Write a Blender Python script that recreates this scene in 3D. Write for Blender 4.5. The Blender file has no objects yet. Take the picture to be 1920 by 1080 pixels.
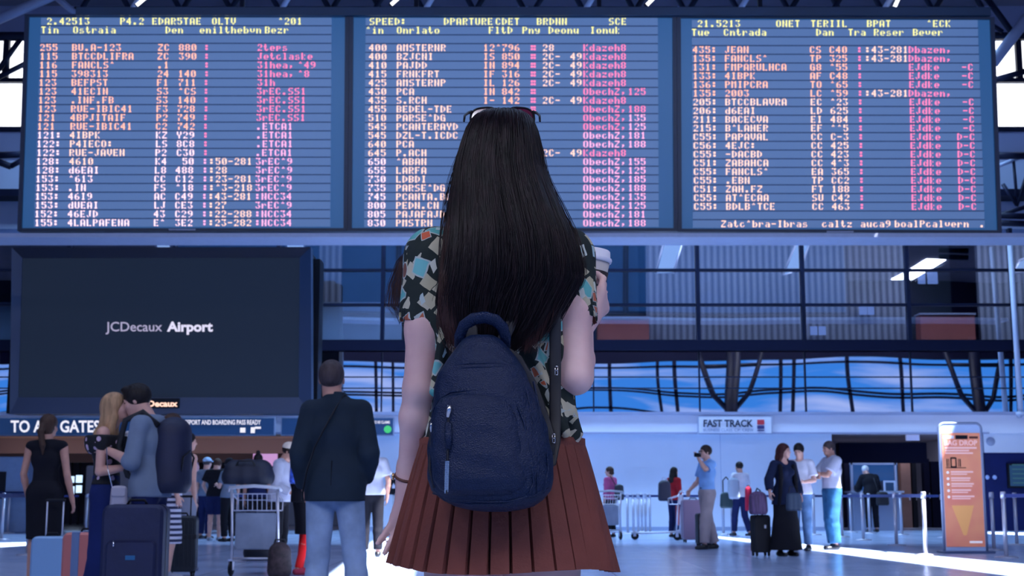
import bpy, math, random
import numpy as np
from mathutils import Vector, Matrix, geometry
PI = math.pi
C = bpy.context.scene.collection
SC = bpy.context.scene
rnd = random.Random(7)

# ---------------------------------------------------------------- camera
FPX = 2560.0
CAMH = 0.90
PITCH = math.atan(391.0 / FPX)
cam = bpy.data.cameras.new('camera')
cam.lens = FPX * 36.0 / 1920.0
cam.sensor_width = 36.0
cam.clip_end = 500
cam.dof.use_dof = True
cam.dof.focus_distance = 2.75
cam.dof.aperture_fstop = 13.0
cam_ob = bpy.data.objects.new('camera', cam)
cam_ob.location = (0, 0, CAMH)
cam_ob.rotation_euler = (PI / 2 + PITCH, 0, 0)
C.objects.link(cam_ob)
SC.camera = cam_ob

# ---------------------------------------------------------------- view
SC.view_settings.view_transform = 'Standard'
SC.view_settings.look = 'None'
SC.view_settings.gamma = 1.0
SC.view_settings.use_curve_mapping = False
SC.view_settings.exposure = 0.20

# ---------------------------------------------------------------- sky
W = bpy.data.worlds.new('sky')
SC.world = W
W.use_nodes = True
nt = W.node_tree
nt.nodes.clear()
w_out = nt.nodes.new('ShaderNodeOutputWorld')
w_bg = nt.nodes.new('ShaderNodeBackground')
w_tc = nt.nodes.new('ShaderNodeTexCoord')
w_map = nt.nodes.new('ShaderNodeMapping')
w_map.inputs['Scale'].default_value = (4.0, 4.0, 34.0)
w_no = nt.nodes.new('ShaderNodeTexNoise')
w_no.inputs['Scale'].default_value = 1.6
w_no.inputs['Detail'].default_value = 5
w_cr = nt.nodes.new('ShaderNodeValToRGB')
w_cr.color_ramp.elements[0].position = 0.52
w_cr.color_ramp.elements[0].color = (0.045, 0.24, 0.80, 1)
w_cr.color_ramp.elements[1].position = 0.70
w_cr.color_ramp.elements[1].color = (0.44, 0.54, 0.98, 1)
nt.links.new(w_tc.outputs['Generated'], w_map.inputs[0])
nt.links.new(w_map.outputs[0], w_no.inputs['Vector'])
nt.links.new(w_no.outputs[0], w_cr.inputs[0])
nt.links.new(w_cr.outputs[0], w_bg.inputs['Color'])
w_bg.inputs['Strength'].default_value = 0.88
nt.links.new(w_bg.outputs[0], w_out.inputs[0])

# ---------------------------------------------------------------- sun and big lights
SUN_DIR = Vector((0.50, -0.34, 1.0)).normalized()      # towards the sun
sl = bpy.data.lights.new('sun', 'SUN')
sl.energy = 34.0
sl.angle = 0.006
sl.color = (0.93, 0.95, 1.0)
so = bpy.data.objects.new('sun', sl)
so.rotation_euler = SUN_DIR.to_track_quat('Z', 'Y').to_euler()
C.objects.link(so)


def area(name, loc, tgt, sx, sy, power, col):
    l = bpy.data.lights.new(name, 'AREA')
    l.shape = 'RECTANGLE'
    l.size = sx
    l.size_y = sy
    l.energy = power
    l.color = col
    o = bpy.data.objects.new(name, l)
    o.location = loc
    o.rotation_euler = (Vector(loc) - Vector(tgt)).to_track_quat('Z', 'Y').to_euler()
    C.objects.link(o)
    return o


# area lights: two added fills for the hall, then corridor and gate passage
area('wall_fill', (0, 34.2, 12.6), (0, 34.9, 0), 22, 1.6, 3600, (0.38, 0.64, 1.0))  # added fill washing the back wall, out of view behind the displays
area('hall_fill', (0, 14, 14.6), (0, 18, 0), 30, 6, 1500, (0.48, 0.64, 1.0))  # added unseen fill over the middle of the hall
area('corridor_light', (8, 38.6, 8.6), (8, 40.5, 6), 26, 0.8, 760, (0.84, 0.88, 1.0))
area('gate_hall_light', (-9, 38.4, 1.9), (-9, 41, 2.6), 12, .8, 26, (1.0, 0.78, 0.66))


# ---------------------------------------------------------------- projection helpers (pixel of the photo -> place in the hall)
CP, SP = math.cos(PITCH), math.sin(PITCH)


def ray(px, py):
    x = (px - 960.0) / FPX
    y = (540.0 - py) / FPX
    return Vector((x, CP - y * SP, SP + y * CP))


def P(px, py, Y):
    d = ray(px, py)
    t = Y / d.y
    return Vector((d.x * t, Y, CAMH + d.z * t))


def G(px, py):
    d = ray(px, py)
    t = -CAMH / d.z
    return Vector((d.x * t, d.y * t, 0.0))


# ---------------------------------------------------------------- materials
def lin(c):
    out = []
    for v in c:
        v = v / 255.0
        out.append(v / 12.92 if v <= 0.04045 else ((v + 0.055) / 1.055) ** 2.4)
    return out


MATS = {}


def mat(name, rgb, rough=0.6, metal=0.0, noise=0.0, nscale=8.0, bump=0.0, bscale=60.0, emit=0.0, spec=0.5, coat=0.0, stretch=None, ergb=None):
    """rgb is linear base colour; noise varies its value, bump its relief"""
    if name in MATS:
        return MATS[name]
    m = bpy.data.materials.new(name)
    m.use_nodes = True
    t = m.node_tree
    b = t.nodes['Principled BSDF']
    b.inputs['Base Color'].default_value = (*rgb, 1)
    b.inputs['Roughness'].default_value = rough
    b.inputs['Metallic'].default_value = metal
    b.inputs['Specular IOR Level'].default_value = spec
    b.inputs['Coat Weight'].default_value = coat
    if emit:
        b.inputs['Emission Color'].default_value = (*(ergb or rgb), 1)
        b.inputs['Emission Strength'].default_value = emit
    if noise or bump:
        tc = t.nodes.new('ShaderNodeTexCoord')
        mp = t.nodes.new('ShaderNodeMapping')
        if stretch:
            mp.inputs['Scale'].default_value = stretch
        t.links.new(tc.outputs['Object'], mp.inputs[0])
    if noise:
        n = t.nodes.new('ShaderNodeTexNoise')
        n.inputs['Scale'].default_value = nscale
        n.inputs['Detail'].default_value = 4
        t.links.new(mp.outputs[0], n.inputs['Vector'])
        r = t.nodes.new('ShaderNodeValToRGB')
        r.color_ramp.elements[0].position = 0.3
        r.color_ramp.elements[1].position = 0.7
        r.color_ramp.elements[0].color = (*[c * (1 - noise) for c in rgb], 1)
        r.color_ramp.elements[1].color = (*[min(1, c * (1 + noise)) for c in rgb], 1)
        t.links.new(n.outputs[0], r.inputs[0])
        t.links.new(r.outputs[0], b.inputs['Base Color'])
    if bump:
        n2 = t.nodes.new('ShaderNodeTexNoise')
        n2.inputs['Scale'].default_value = bscale
        n2.inputs['Detail'].default_value = 3
        t.links.new(mp.outputs[0], n2.inputs['Vector'])
        bp = t.nodes.new('ShaderNodeBump')
        bp.inputs['Strength'].default_value = bump
        bp.inputs['Distance'].default_value = 0.02
        t.links.new(n2.outputs[0], bp.inputs['Height'])
        t.links.new(bp.outputs[0], b.inputs['Normal'])
    MATS[name] = m
    return m


def emis(name, rgb, s):
    if name in MATS:
        return MATS[name]
    m = bpy.data.materials.new(name)
    m.use_nodes = True
    t = m.node_tree
    t.nodes.clear()
    o = t.nodes.new('ShaderNodeOutputMaterial')
    e = t.nodes.new('ShaderNodeEmission')
    e.inputs[0].default_value = (*rgb, 1)
    e.inputs[1].default_value = s
    t.links.new(e.outputs[0], o.inputs[0])
    MATS[name] = m
    return m


def glass_mat(name, tint, gl, rough=0.02, wave=0.0, wscale=0.5):
    """architectural pane: part mirror, part see-through"""
    m = bpy.data.materials.new(name)
    m.use_nodes = True
    t = m.node_tree
    t.nodes.clear()
    o = t.nodes.new('ShaderNodeOutputMaterial')
    mx = t.nodes.new('ShaderNodeMixShader')
    tr = t.nodes.new('ShaderNodeBsdfTransparent')
    g = t.nodes.new('ShaderNodeBsdfGlossy')
    tr.inputs[0].default_value = (*tint, 1)
    g.inputs['Roughness'].default_value = rough
    g.inputs['Color'].default_value = (0.9, 0.94, 1, 1)
    mx.inputs[0].default_value = gl
    t.links.new(tr.outputs[0], mx.inputs[1])
    t.links.new(g.outputs[0], mx.inputs[2])
    t.links.new(mx.outputs[0], o.inputs[0])
    if wave:
        tc = t.nodes.new('ShaderNodeTexCoord')
        n = t.nodes.new('ShaderNodeTexNoise')
        n.inputs['Scale'].default_value = wscale
        n.inputs['Detail'].default_value = 0
        t.links.new(tc.outputs['Object'], n.inputs['Vector'])
        bp = t.nodes.new('ShaderNodeBump')
        bp.inputs['Strength'].default_value = 1.0
        bp.inputs['Distance'].default_value = wave
        t.links.new(n.outputs[0], bp.inputs['Height'])
        t.links.new(bp.outputs[0], g.inputs['Normal'])
    return m


# ---------------------------------------------------------------- object helpers
def link_mesh(name, verts, faces, m, parent=None, smooth=False, loc=(0, 0, 0)):
    me = bpy.data.meshes.new(name)
    if isinstance(verts, np.ndarray):
        verts = verts.tolist()
    me.from_pydata([tuple(v) for v in verts], [], [tuple(f) for f in faces])
    me.update()
    if smooth:
        me.polygons.foreach_set('use_smooth', [True] * len(me.polygons))
    ms = m if isinstance(m, (list, tuple)) else [m]
    for q in ms:
        me.materials.append(q)
    o = bpy.data.objects.new(name, me)
    C.objects.link(o)
    o.location = loc
    if parent:
        o.parent = parent
    return o


def thing(name, label, cat, loc=(0, 0, 0), rotz=0.0, group=None):
    o = bpy.data.objects.new(name, None)
    o.empty_display_size = 0.1
    C.objects.link(o)
    o.location = loc
    o.rotation_euler = (0, 0, rotz)
    o['label'] = label
    o['category'] = cat
    if group:
        o['group'] = group
    return o


def tag(o, label, cat, group=None, kind=None):
    o['label'] = label
    o['category'] = cat
    if group:
        o['group'] = group
    if kind:
        o['kind'] = kind
    return o


def struct(o, label=None):
    o['kind'] = 'structure'
    if label:
        o['label'] = label
    return o


def copy_tree(o, parent=None):
    c = o.copy()
    C.objects.link(c)
    c.parent = parent
    for ch in list(o.children):
        copy_tree(ch, c)
    return c


class MB:
    def __init__(s):
        s.v = []
        s.f = []

    def add(s, vs, fs):
        b = len(s.v)
        s.v += [tuple(v) for v in vs]
        s.f += [tuple(i + b for i in f) for f in fs]
        return s

    def box(s, x0, x1, y0, y1, z0, z1, R=None, o=(0, 0, 0)):
        vs = [Vector((x, y, z)) for x in (x0, x1) for y in (y0, y1) for z in (z0, z1)]
        if R is not None:
            vs = [R @ v for v in vs]
        vs = [v + Vector(o) for v in vs]
        return s.add(vs, [(0, 1, 3, 2), (4, 6, 7, 5), (0, 4, 5, 1), (2, 3, 7, 6), (0, 2, 6, 4), (1, 5, 7, 3)])

    def rbox(s, x0, x1, y0, y1, z0, z1, r=0.02, n=4, R=None, o=(0, 0, 0)):
        """box with rounded vertical profile in XZ and small chamfers on the Y faces"""
        c = r * 0.35
        rings = []
        for (yy, inset) in ((y0, c), (y0 + c, 0), (y1 - c, 0), (y1, c)):
            ring = []
            for (cx, cz, a0) in ((x1 - r, z1 - r, 0), (x0 + r, z1 - r, PI / 2), (x0 + r, z0 + r, PI), (x1 - r, z0 + r, 1.5 * PI)):
                for k in range(n + 1):
                    a = a0 + k * PI / 2 / n
                    ring.append(Vector((cx + (r - inset) * math.cos(a), yy, cz + (r - inset) * math.sin(a))))
            rings.append(ring)
        if R is not None:
            rings = [[R @ v for v in q] for q in rings]
        rings = [[v + Vector(o) for v in q] for q in rings]
        return s.rings(rings, True, True)

    def rings(s, rings, cap0=False, cap1=False, closed=True):
        n = len(rings[0])
        b = len(s.v)
        for r in rings:
            s.v += [tuple(v) for v in r]
        for i in range(len(rings) - 1):
            for j in range(n if closed else n - 1):
                k = (j + 1) % n
                s.f.append((b + i * n + j, b + i * n + k, b + (i + 1) * n + k, b + (i + 1) * n + j))
        if cap0:
            s.f.append(tuple(b + j for j in range(n))[::-1])
        if cap1:
            s.f.append(tuple(b + (len(rings) - 1) * n + j for j in range(n)))
        return s

    def cyl(s, a, b, r, r2=None, n=10, cap=True):
        return s.tube([a, b], [r, r if r2 is None else r2], n, cap)

    def tube(s, pts, r, n=8, cap=True, flat=1.0, up=None):
        pts = [Vector(p) for p in pts]
        rs = r if isinstance(r, (list, tuple)) else [r] * len(pts)
        rings = []
        prev = None
        for i, p in enumerate(pts):
            d = (pts[min(i + 1, len(pts) - 1)] - pts[max(i - 1, 0)])
            d = d.normalized() if d.length > 1e-9 else Vector((0, 0, 1))
            if prev is None:
                ref = Vector(up) if up is not None else (Vector((0, 0, 1)) if abs(d.z) < 0.9 else Vector((1, 0, 0)))
            else:
                ref = prev
            u = (ref - d * ref.dot(d))
            u = u.normalized() if u.length > 1e-6 else d.orthogonal().normalized()
            prev = u
            w = d.cross(u)
            rings.append([p + (u * math.cos(2 * PI * k / n) * flat + w * math.sin(2 * PI * k / n)) * rs[i] for k in range(n)])
        return s.rings(rings, cap, cap)

    def lathe(s, prof, c=(0, 0, 0), n=16, R=None):
        rings = []
        for (r, z) in prof:
            ring = [Vector((r * math.cos(2 * PI * k / n), r * math.sin(2 * PI * k / n), z)) for k in range(n)]
            if R is not None:
                ring = [R @ v for v in ring]
            rings.append([v + Vector(c) for v in ring])
        return s.rings(rings, True, True)

    def quad(s, a, b, c, d):
        return s.add([a, b, c, d], [(0, 1, 2, 3)])

    def slab(s, pts, n):
        """polygon extruded by vector n"""
        pts = [Vector(p) for p in pts]
        n = Vector(n)
        k = len(pts)
        vs = pts + [p + n for p in pts]
        fs = [tuple(range(k)), tuple(range(k, 2 * k))[::-1]] + [(i, i + k, (i + 1) % k + k, (i + 1) % k) for i in range(k)]
        return s.add(vs, fs)

    def go(s, name, m, parent=None, smooth=False, rel=None):
        vs = s.v
        if rel is not None:
            o = Vector(rel)
            vs = [tuple(Vector(v) - o) for v in vs]
        o = link_mesh(name, vs, s.f, m, parent, smooth)
        return o


def fix_normals(o):
    import bmesh
    b = bmesh.new()
    b.from_mesh(o.data)
    bmesh.ops.recalc_face_normals(b, faces=b.faces)
    b.to_mesh(o.data)
    b.free()


def text_mb(s, size, origin, right=(1, 0, 0), up=(0, 0, 1), bold=0.0, align='LEFT', stretch=1.0, depth=0.004, shear=0.0, spacing=1.0):
    cu = bpy.data.curves.new('lettering', 'FONT')
    cu.body = s
    cu.size = size
    cu.offset = bold
    cu.align_x = align
    cu.shear = shear
    cu.space_character = spacing
    cu.resolution_u = 3
    cu.extrude = depth / 2
    ob = bpy.data.objects.new('lettering', cu)
    C.objects.link(ob)
    dg = bpy.context.evaluated_depsgraph_get()
    me = bpy.data.meshes.new_from_object(ob.evaluated_get(dg))
    R, U = Vector(right), Vector(up)
    N = R.cross(U)
    o = Vector(origin)
    mb = MB()
    mb.add([o + R * v.co.x * stretch + U * v.co.y + N * v.co.z for v in me.vertices], [tuple(p.vertices) for p in me.polygons])
    bpy.data.objects.remove(ob)
    bpy.data.curves.remove(cu)
    bpy.data.meshes.remove(me)
    return mb
# ================================================================ MATERIALS OF THE HALL
M_white_wall = mat('painted_wall', (0.70, 0.74, 0.84), 0.55, noise=0.04, nscale=0.6)
M_fascia = mat('fascia_panel', (0.72, 0.72, 0.84), 0.5, noise=0.03, nscale=0.5)
M_navy = mat('navy_panel', (0.006, 0.012, 0.085), 0.5, spec=.2, noise=0.2, nscale=1)
M_navy_dark = mat('navy_dark_panel', (0.003, 0.004, 0.020), 0.7, spec=.12)
M_dark = mat('dark_steel', (0.004, 0.006, 0.022), 0.5, noise=0.3, nscale=2, spec=.15)
M_black = mat('black_plastic', (0.003, 0.003, 0.008), 0.45, spec=.25)
M_steelb = mat('board_casing_steel', (0.012, 0.035, 0.085), 0.35, noise=0.15, nscale=1)
M_pipe = mat('painted_pipe', (0.20, 0.23, 0.36), 0.45, noise=0.1, nscale=2)
M_pipe_l = mat('light_pipe', (0.42, 0.46, 0.62), 0.4)
M_roofdeck = mat('roof_deck', (0.10, 0.10, 0.16), 0.8, noise=0.2, nscale=0.4)
M_alu = mat('brushed_aluminium', (0.62, 0.62, 0.72), 0.32, metal=0.6, noise=0.05, nscale=20)
M_chrome = mat('chrome', (0.75, 0.75, 0.82), 0.18, metal=1.0)
M_lightrail = mat('light_grey_rail', (0.33, 0.36, 0.50), 0.5, noise=0.05)
M_beige = mat('warm_ceiling_board', (0.36, 0.22, 0.17), 0.6, noise=0.1, nscale=0.7)
M_kiosk = mat('grey_blue_laminate', (0.16, 0.23, 0.38), 0.45, noise=0.06)
M_glass_low = glass_mat('mirror_glass', (0.05, 0.08, 0.2), 0.90, 0.01, wave=0.012, wscale=0.42)
M_glass_up = glass_mat('clear_facade_glass', (0.62, 0.70, 0.84), 0.20, 0.01, wave=0.012, wscale=0.35)
M_glass_clear = glass_mat('counter_glass', (0.8, 0.86, 0.95), 0.15, 0.02)
M_window_lit = emis('frosted_daylight_window', (0.86, 0.90, 1.0), 2.3)
M_roof_fill = emis('roof_glazing_fill', (0.84, 0.86, 1.0), 24)
M_downlight = emis('downlight', (1.0, 0.80, 0.62), 5.0)
M_text_white = emis('lit_white_letters', (0.80, 0.80, 0.95), 1.0)
M_paint_white = mat('white_paint', (0.80, 0.80, 0.90), 0.5)
M_black_ink = mat('dark_ink', (0.01, 0.02, 0.06), 0.5)
M_carpet = mat('corridor_floor', (0.1, 0.1, 0.12), 0.8)

# floor: polished pale terrazzo with large joints
M_floor = bpy.data.materials.new('polished_stone_floor')
M_floor.use_nodes = True
t = M_floor.node_tree
b = t.nodes['Principled BSDF']
tc = t.nodes.new('ShaderNodeTexCoord')
br = t.nodes.new('ShaderNodeTexBrick')
br.offset = 0.0
br.inputs['Scale'].default_value = 1.0
br.inputs['Brick Width'].default_value = 1.2
br.inputs['Row Height'].default_value = 1.2
br.inputs['Mortar Size'].default_value = 0.006
br.inputs['Color1'].default_value = (0.42, 0.53, 0.78, 1)
br.inputs['Color2'].default_value = (0.46, 0.57, 0.82, 1)
br.inputs['Mortar'].default_value = (0.22, 0.27, 0.42, 1)
t.links.new(tc.outputs['Object'], br.inputs['Vector'])
no = t.nodes.new('ShaderNodeTexNoise')
no.inputs['Scale'].default_value = 1.3
no.inputs['Detail'].default_value = 5
t.links.new(tc.outputs['Object'], no.inputs['Vector'])
mr = t.nodes.new('ShaderNodeMapRange')
mr.inputs['To Min'].default_value = 0.10
mr.inputs['To Max'].default_value = 0.30
t.links.new(no.outputs[0], mr.inputs[0])
t.links.new(br.outputs['Color'], b.inputs['Base Color'])
t.links.new(mr.outputs[0], b.inputs['Roughness'])
b.inputs['Specular IOR Level'].default_value = 0.6

# ribbed wall cladding behind the upper glass
M_ribs = bpy.data.materials.new('ribbed_cladding')
M_ribs.use_nodes = True
t = M_ribs.node_tree
b = t.nodes['Principled BSDF']
tc = t.nodes.new('ShaderNodeTexCoord')
wv = t.nodes.new('ShaderNodeTexWave')
wv.inputs['Scale'].default_value = 1.6
wv.inputs['Distortion'].default_value = 0.4
t.links.new(tc.outputs['Object'], wv.inputs['Vector'])
cr = t.nodes.new('ShaderNodeValToRGB')
cr.color_ramp.elements[0].color = (0.10, 0.115, 0.15, 1)
cr.color_ramp.elements[1].color = (0.30, 0.31, 0.36, 1)
t.links.new(wv.outputs[0], cr.inputs[0])
t.links.new(cr.outputs[0], b.inputs['Base Color'])
b.inputs['Roughness'].default_value = 0.7

# ================================================================ FLOOR, ROOF, WALLS
YW = 37.0           # plane of the back wall
HX = 34.0           # half width of the hall
ZR = 15.0           # roof height

struct(MB().box(-HX, HX, -15, 52, -0.2, 0).go('floor', M_floor))


def slot(pts):
    """outline in the roof through which the sun reaches the given outline on the floor"""
    k = ZR / SUN_DIR.z
    return [Vector((p.x + SUN_DIR.x * k, p.y + SUN_DIR.y * k, ZR)) for p in pts]


def strip(a0, a1, b0, b1):
    return [G(*a0), G(*a1), G(*b1), G(*b0)]


floor_strips = [strip((1345, 1005.5), (1345, 1009.0), (1930, 1058), (1930, 1084)),
                strip((-10, 1018), (-10, 1027), (68, 1016), (68, 1022)),
                [G(706, 1009), G(590, 1100), G(770, 1120), G(790, 1009)],
                strip((1852, 997), (1852, 1001), (1935, 999), (1935, 1004))]
outer = [Vector((-HX, -18, ZR)), Vector((HX, -18, ZR)), Vector((HX, 52, ZR)), Vector((-HX, 52, ZR))]
holes = [slot(q) for q in floor_strips]
polys = [outer] + holes
tri = geometry.tessellate_polygon(polys)
allv = [v for q in polys for v in q]
nv = len(allv)
roof = MB()
roof.add(allv, [tuple(x) for x in tri])
roof.add([v + Vector((0, 0, 0.05)) for v in allv], [tuple(x) for x in tri])
struct(roof.go('ceiling', M_roofdeck))

# roof glazing panels out of view; glow raised as added fill from behind the camera
for i, (x0, x1) in enumerate([(-22.3, -21), (-14.3, -13), (-6.5, -5.2), (1.3, 2.6), (9.1, 10.4), (16.8, 18.1), (24.6, 25.9)]):
    o = MB().box(x0, x1, -14.2, -6.6, ZR - 0.06, ZR - 0.012).go('window_%d' % (i + 1), M_roof_fill)
    struct(o)

# back wall at ground level
xw = lambda px, Y=YW: P(px, 900, Y).x
zf_t = P(960, 776, YW).z
zf_b = P(960, 813, YW).z
struct(MB().box(xw(690), xw(1562), YW, YW + 0.3, 0, zf_b).go('wall_back', M_white_wall))
wb = MB()
for x in (1352, 1018):
    wb.box(xw(x) - 0.006, xw(x) + 0.006, YW - 0.004, YW, 0.08, zf_b)
struct(wb.go('trim_1', mat('joint_grey', (0.38, 0.44, 0.62), 0.6)))
struct(MB().box(xw(690), xw(1562), YW - 0.03, YW, 0, 0.10).go('baseboard_back', mat('skirting_grey', (0.30, 0.36, 0.52), 0.5)))
# fascia over the whole width
struct(MB().box(-HX, HX, YW - 0.35, YW + 0.3, zf_b, zf_t).go('trim_2', M_fascia))
struct(MB().box(-HX, HX, YW - 0.42, YW - 0.35, zf_t - 0.05, zf_t + 0.03).box(-HX, xw(1850), YW - 0.40, YW - 0.35, zf_b - 0.03, zf_b + 0.02).go('trim_3', mat('fascia_edge', (0.30, 0.32, 0.48), 0.5)))
# right end: white upper part and navy wall
zn = P(1900, 849, YW).z
struct(MB().box(xw(1846), HX, YW - 0.1, YW + 0.3, zn, zf_b).go('wall_right_upper', M_white_wall))
struct(MB().box(xw(1846), HX, YW - 0.1, YW + 0.3, 0, zn).go('wall_right', M_navy))

# --- upper storey: glazed facade
zt = P(960, 436, YW).z + 0.1      # above the rail
z640, z662 = P(960, 640, YW).z, P(960, 660, YW).z
struct(MB().box(-HX, HX, YW + 0.30, YW + 0.4, zf_t, z662 + 0.1).go('wall_back_upper', M_navy_dark))
cols = [960 + (1112 - 960) + 197.6 * k for k in range(-9, 9)]
colx = [P(c, 640, YW).x for c in cols]
mul = MB()
for x in colx:
    mul.box(x - 0.05, x + 0.05, YW - 0.14, YW + 0.05, z640, zt)
for y in (507, 572, 640):
    z = P(960, y, YW).z
    mul.box(-HX, HX, YW - 0.10, YW + 0.05, z - 0.035, z + 0.035)
struct(mul.go('trim_4', M_dark))
struct(MB().box(-HX, HX, YW - 0.16, YW + 0.25, z662 + 0.03, z640).go('trim_5', M_navy_dark))  # dark band added where the glass would mirror the front header
mul = MB()
for x in colx:
    mul.box(x - 0.018, x + 0.018, YW - 0.06, YW + 0.02, zf_t, z662)
for y in (707, 728):
    z = P(960, y, YW).z
    mul.box(-HX, HX, YW - 0.05, YW + 0.02, z - 0.014, z + 0.014)
struct(mul.go('trim_6', M_dark))
nw = 8
for i in range(len(colx) - 1):
    x0, x1 = colx[i] + 0.05, colx[i + 1] - 0.05
    if x0 < -17 or x1 > 17.5:
        continue
    # every lower pane sits a little out of true, so its mirror image breaks at the joints
    for zz in ((zf_t + 0.02, z662),):
        tl = rnd.uniform(-0.006, 0.006)
        g = MB().add([(x0 - .04, YW - tl, zz[0]), (x1 + .04, YW + tl, zz[0]), (x1 + .04, YW + tl + 0.004, zz[1]), (x0 - .04, YW - tl + 0.004, zz[1]),
                      (x0 - .04, YW + .03 - tl, zz[0]), (x1 + .04, YW + .03 + tl, zz[0]), (x1 + .04, YW + .034 + tl, zz[1]), (x0 - .04, YW + .034 - tl, zz[1])],
                     [(0, 1, 2, 3), (5, 4, 7, 6), (0, 4, 5, 1), (3, 2, 6, 7), (0, 3, 7, 4), (1, 5, 6, 2)])
        struct(g.go('window_%d' % nw, M_glass_low))
        nw += 1
    struct(MB().box(x0, x1, YW - 0.01, YW + 0.002, z640, zt).go('window_%d' % nw, M_glass_up))
    nw += 1

# corridor behind the upper glass
YC = 41.0
struct(MB().box(-HX, HX, YW + 0.3, YC + 3, z640 - 0.25, z640 - 0.02).go('floor_upper', M_carpet))
struct(MB().box(-HX, HX, YW + 0.3, YC + 3, zt + 1.0, zt + 1.2).go('ceiling_upper', M_dark))
q = lambda px: P(px, 540, YC).x
struct(MB().box(q(1212), q(1700), YC, YC + 0.2, z640 - .1, zt + 1).box(q(1835), q(2100), YC, YC + .2, z640 - .1, zt + 1).go('wall_corridor', M_ribs))
struct(MB().box(-HX, q(1212), YC + 2.6, YC + 2.8, z640 - .1, zt + 1).box(q(1700), q(1835), YC + 2.6, YC + 2.8, z640 - .1, zt + 1).go('wall_corridor_back', mat('corridor_dark', (0.02, 0.035, 0.05), 0.7, noise=.4, nscale=.8)))
struct(MB().box(-HX, q(760), YC - 1.2, YC - 1.0, z640, P(0, 577, YC).z).go('wall_parapet', mat('parapet', (0.20, 0.24, 0.30), 0.6, noise=.12, nscale=.8)))
struct(MB().box(q(600), q(640), YC - .3, YC, z640, zt + 1).go('trim_7', M_ribs))
M_rust = mat('red_brown_front', (0.32, 0.075, 0.05), 0.6, noise=.15, nscale=1)
for (a, bb, t0, t1, lab) in ((1118, 1212, 598, 640, 'long red-brown reception counter behind the upper glass right of the coffee cup'), (1712, 1812, 592, 640, 'red-brown reception counter behind the upper glass near the right edge')):
    r = thing('reception_counter', lab, 'counter', (q((a + bb) / 2), YC - .6, z640 - .02))
    w = q(bb) - q(a)
    h = P(0, t0, YC).z - z640 + .02
    MB().box(-w / 2, w / 2, 0, .5, 0, h - .05).go('front', M_rust, r)
    MB().box(-w / 2 - .03, w / 2 + .03, -.05, .55, h - .05, h).go('counter_top', mat('pale_counter_top', (0.32, 0.34, 0.44), .4), r)
LBN = ['left lit panel of the high pair behind the ribbed wall section', 'right lit panel of the high pair before the ribbed wall', 'left lit panel of the low pair just above the dark band', 'right lit panel of the low pair just above the dark band', 'left lit panel above the red-brown counter at right', 'right lit panel above the red-brown counter at right']
for (a, bb, t0, t1) in ((1612, 1625, 570, 590), (1628, 1638, 570, 590), (1520, 1532, 612, 628), (1536, 1548, 612, 628), (1722, 1734, 510, 532), (1740, 1757, 508, 532)):
    o = MB()
    c0, c1 = P(a, t1, YC - .25), P(bb, t0, YC - .25)
    o.box(c0.x, c1.x, YC - .28, YC - .2, c0.z, c1.z)
    tag(o.go('ceiling_light_box', emis('soft_corridor_lamp', (0.35, 0.48, 0.9), 1.0)), LBN.pop(0), 'light', 'lit panels in the upper corridor')

for (pts_, lab) in (([(1248, 440), (1284, 440), (1262, 512), (1230, 512)], 'added slanting panel imitating reflected light behind the upper glass right of the paper cup'),
                    ([(1499, 440), (1524, 440), (1500, 506), (1468, 516)], 'added slanting panel imitating reflected light behind the upper glass under the right display'),
                    ([(529, 436), (568, 436), (572, 470), (540, 470)], 'added panel imitating reflected light behind the glass over the right end of the advertising screen'),
                    ([(282, 436), (312, 436), (322, 470), (296, 470)], 'added panel imitating reflected light behind the glass over the middle of the advertising screen'),
                    ([(1912, 488), (1935, 480), (1935, 510), (1900, 512)], 'added panel imitating reflected light behind the upper glass at the far right edge')):
    pp3 = [P(a_, b_, YC - 1.6) for (a_, b_) in pts_]  # glowing slabs added in place of light streaks mirrored in the glass
    r = thing('mirror_streak_panel', lab, 'light', tuple(pp3[0]))
    o_ = MB().slab([v - pp3[0] for v in pp3], (0, .05, 0)).go('lens', emis('mirror_streak_glow', (.55, .72, 1.0), 1.3), r)
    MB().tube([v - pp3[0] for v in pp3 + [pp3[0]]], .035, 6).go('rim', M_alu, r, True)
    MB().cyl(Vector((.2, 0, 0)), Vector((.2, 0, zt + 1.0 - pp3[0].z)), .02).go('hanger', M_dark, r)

# wall above the glazed storey
YU = 38.0
zq = lambda py: P(960, py, YU).z
xq = lambda px: P(px, 200, YU).x
M_up = mat('upper_wall_grey', (0.17, 0.19, 0.32), 0.8, noise=.15, nscale=.5)
M_up2 = mat('upper_wall_pale', (0.36, 0.42, 0.60), 0.7, noise=.1, nscale=.4)
struct(MB().box(-HX, HX, YU, YU + .2, zq(290), zq(244)).box(-HX, HX, YU, YU + .2, zq(72), ZR).go('wall_clerestory', M_up))
struct(MB().box(-HX, HX, YU + .02, YU + .2, zt, zq(290)).go('wall_clerestory_lower', M_up2))
for (a, bb) in ((-60, 45), (1868, 1985)):
    for (y0, y1) in ((241, 156), (148, 76)):
        struct(MB().box(xq(a), xq(bb), YU + .05, YU + .1, zq(y0), zq(y1)).go('window_%d' % nw, M_window_lit))
        nw += 1
w_ = MB()
w_.box(-HX, xq(-60), YU, YU + .2, zq(244), zq(72)).box(xq(45), xq(1868), YU, YU + .2, zq(244), zq(72)).box(xq(1985), HX, YU, YU + .2, zq(244), zq(72))
struct(w_.go('wall_clerestory_middle', M_up))
w_ = MB()
for y in (152, 72, 243, 291):
    w_.box(-HX, HX, YU - .12, YU + .04, zq(y) - .06, zq(y) + .06)
for x in (5, 1912):
    w_.box(xq(x) - .05, xq(x) + .12, YU - .1, YU + .04, zq(150), zq(72))
struct(w_.go('trim_8', M_dark))

# facade behind the photographer: steel header, mullions and branching columns under the open sky
YF = -15.0


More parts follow.
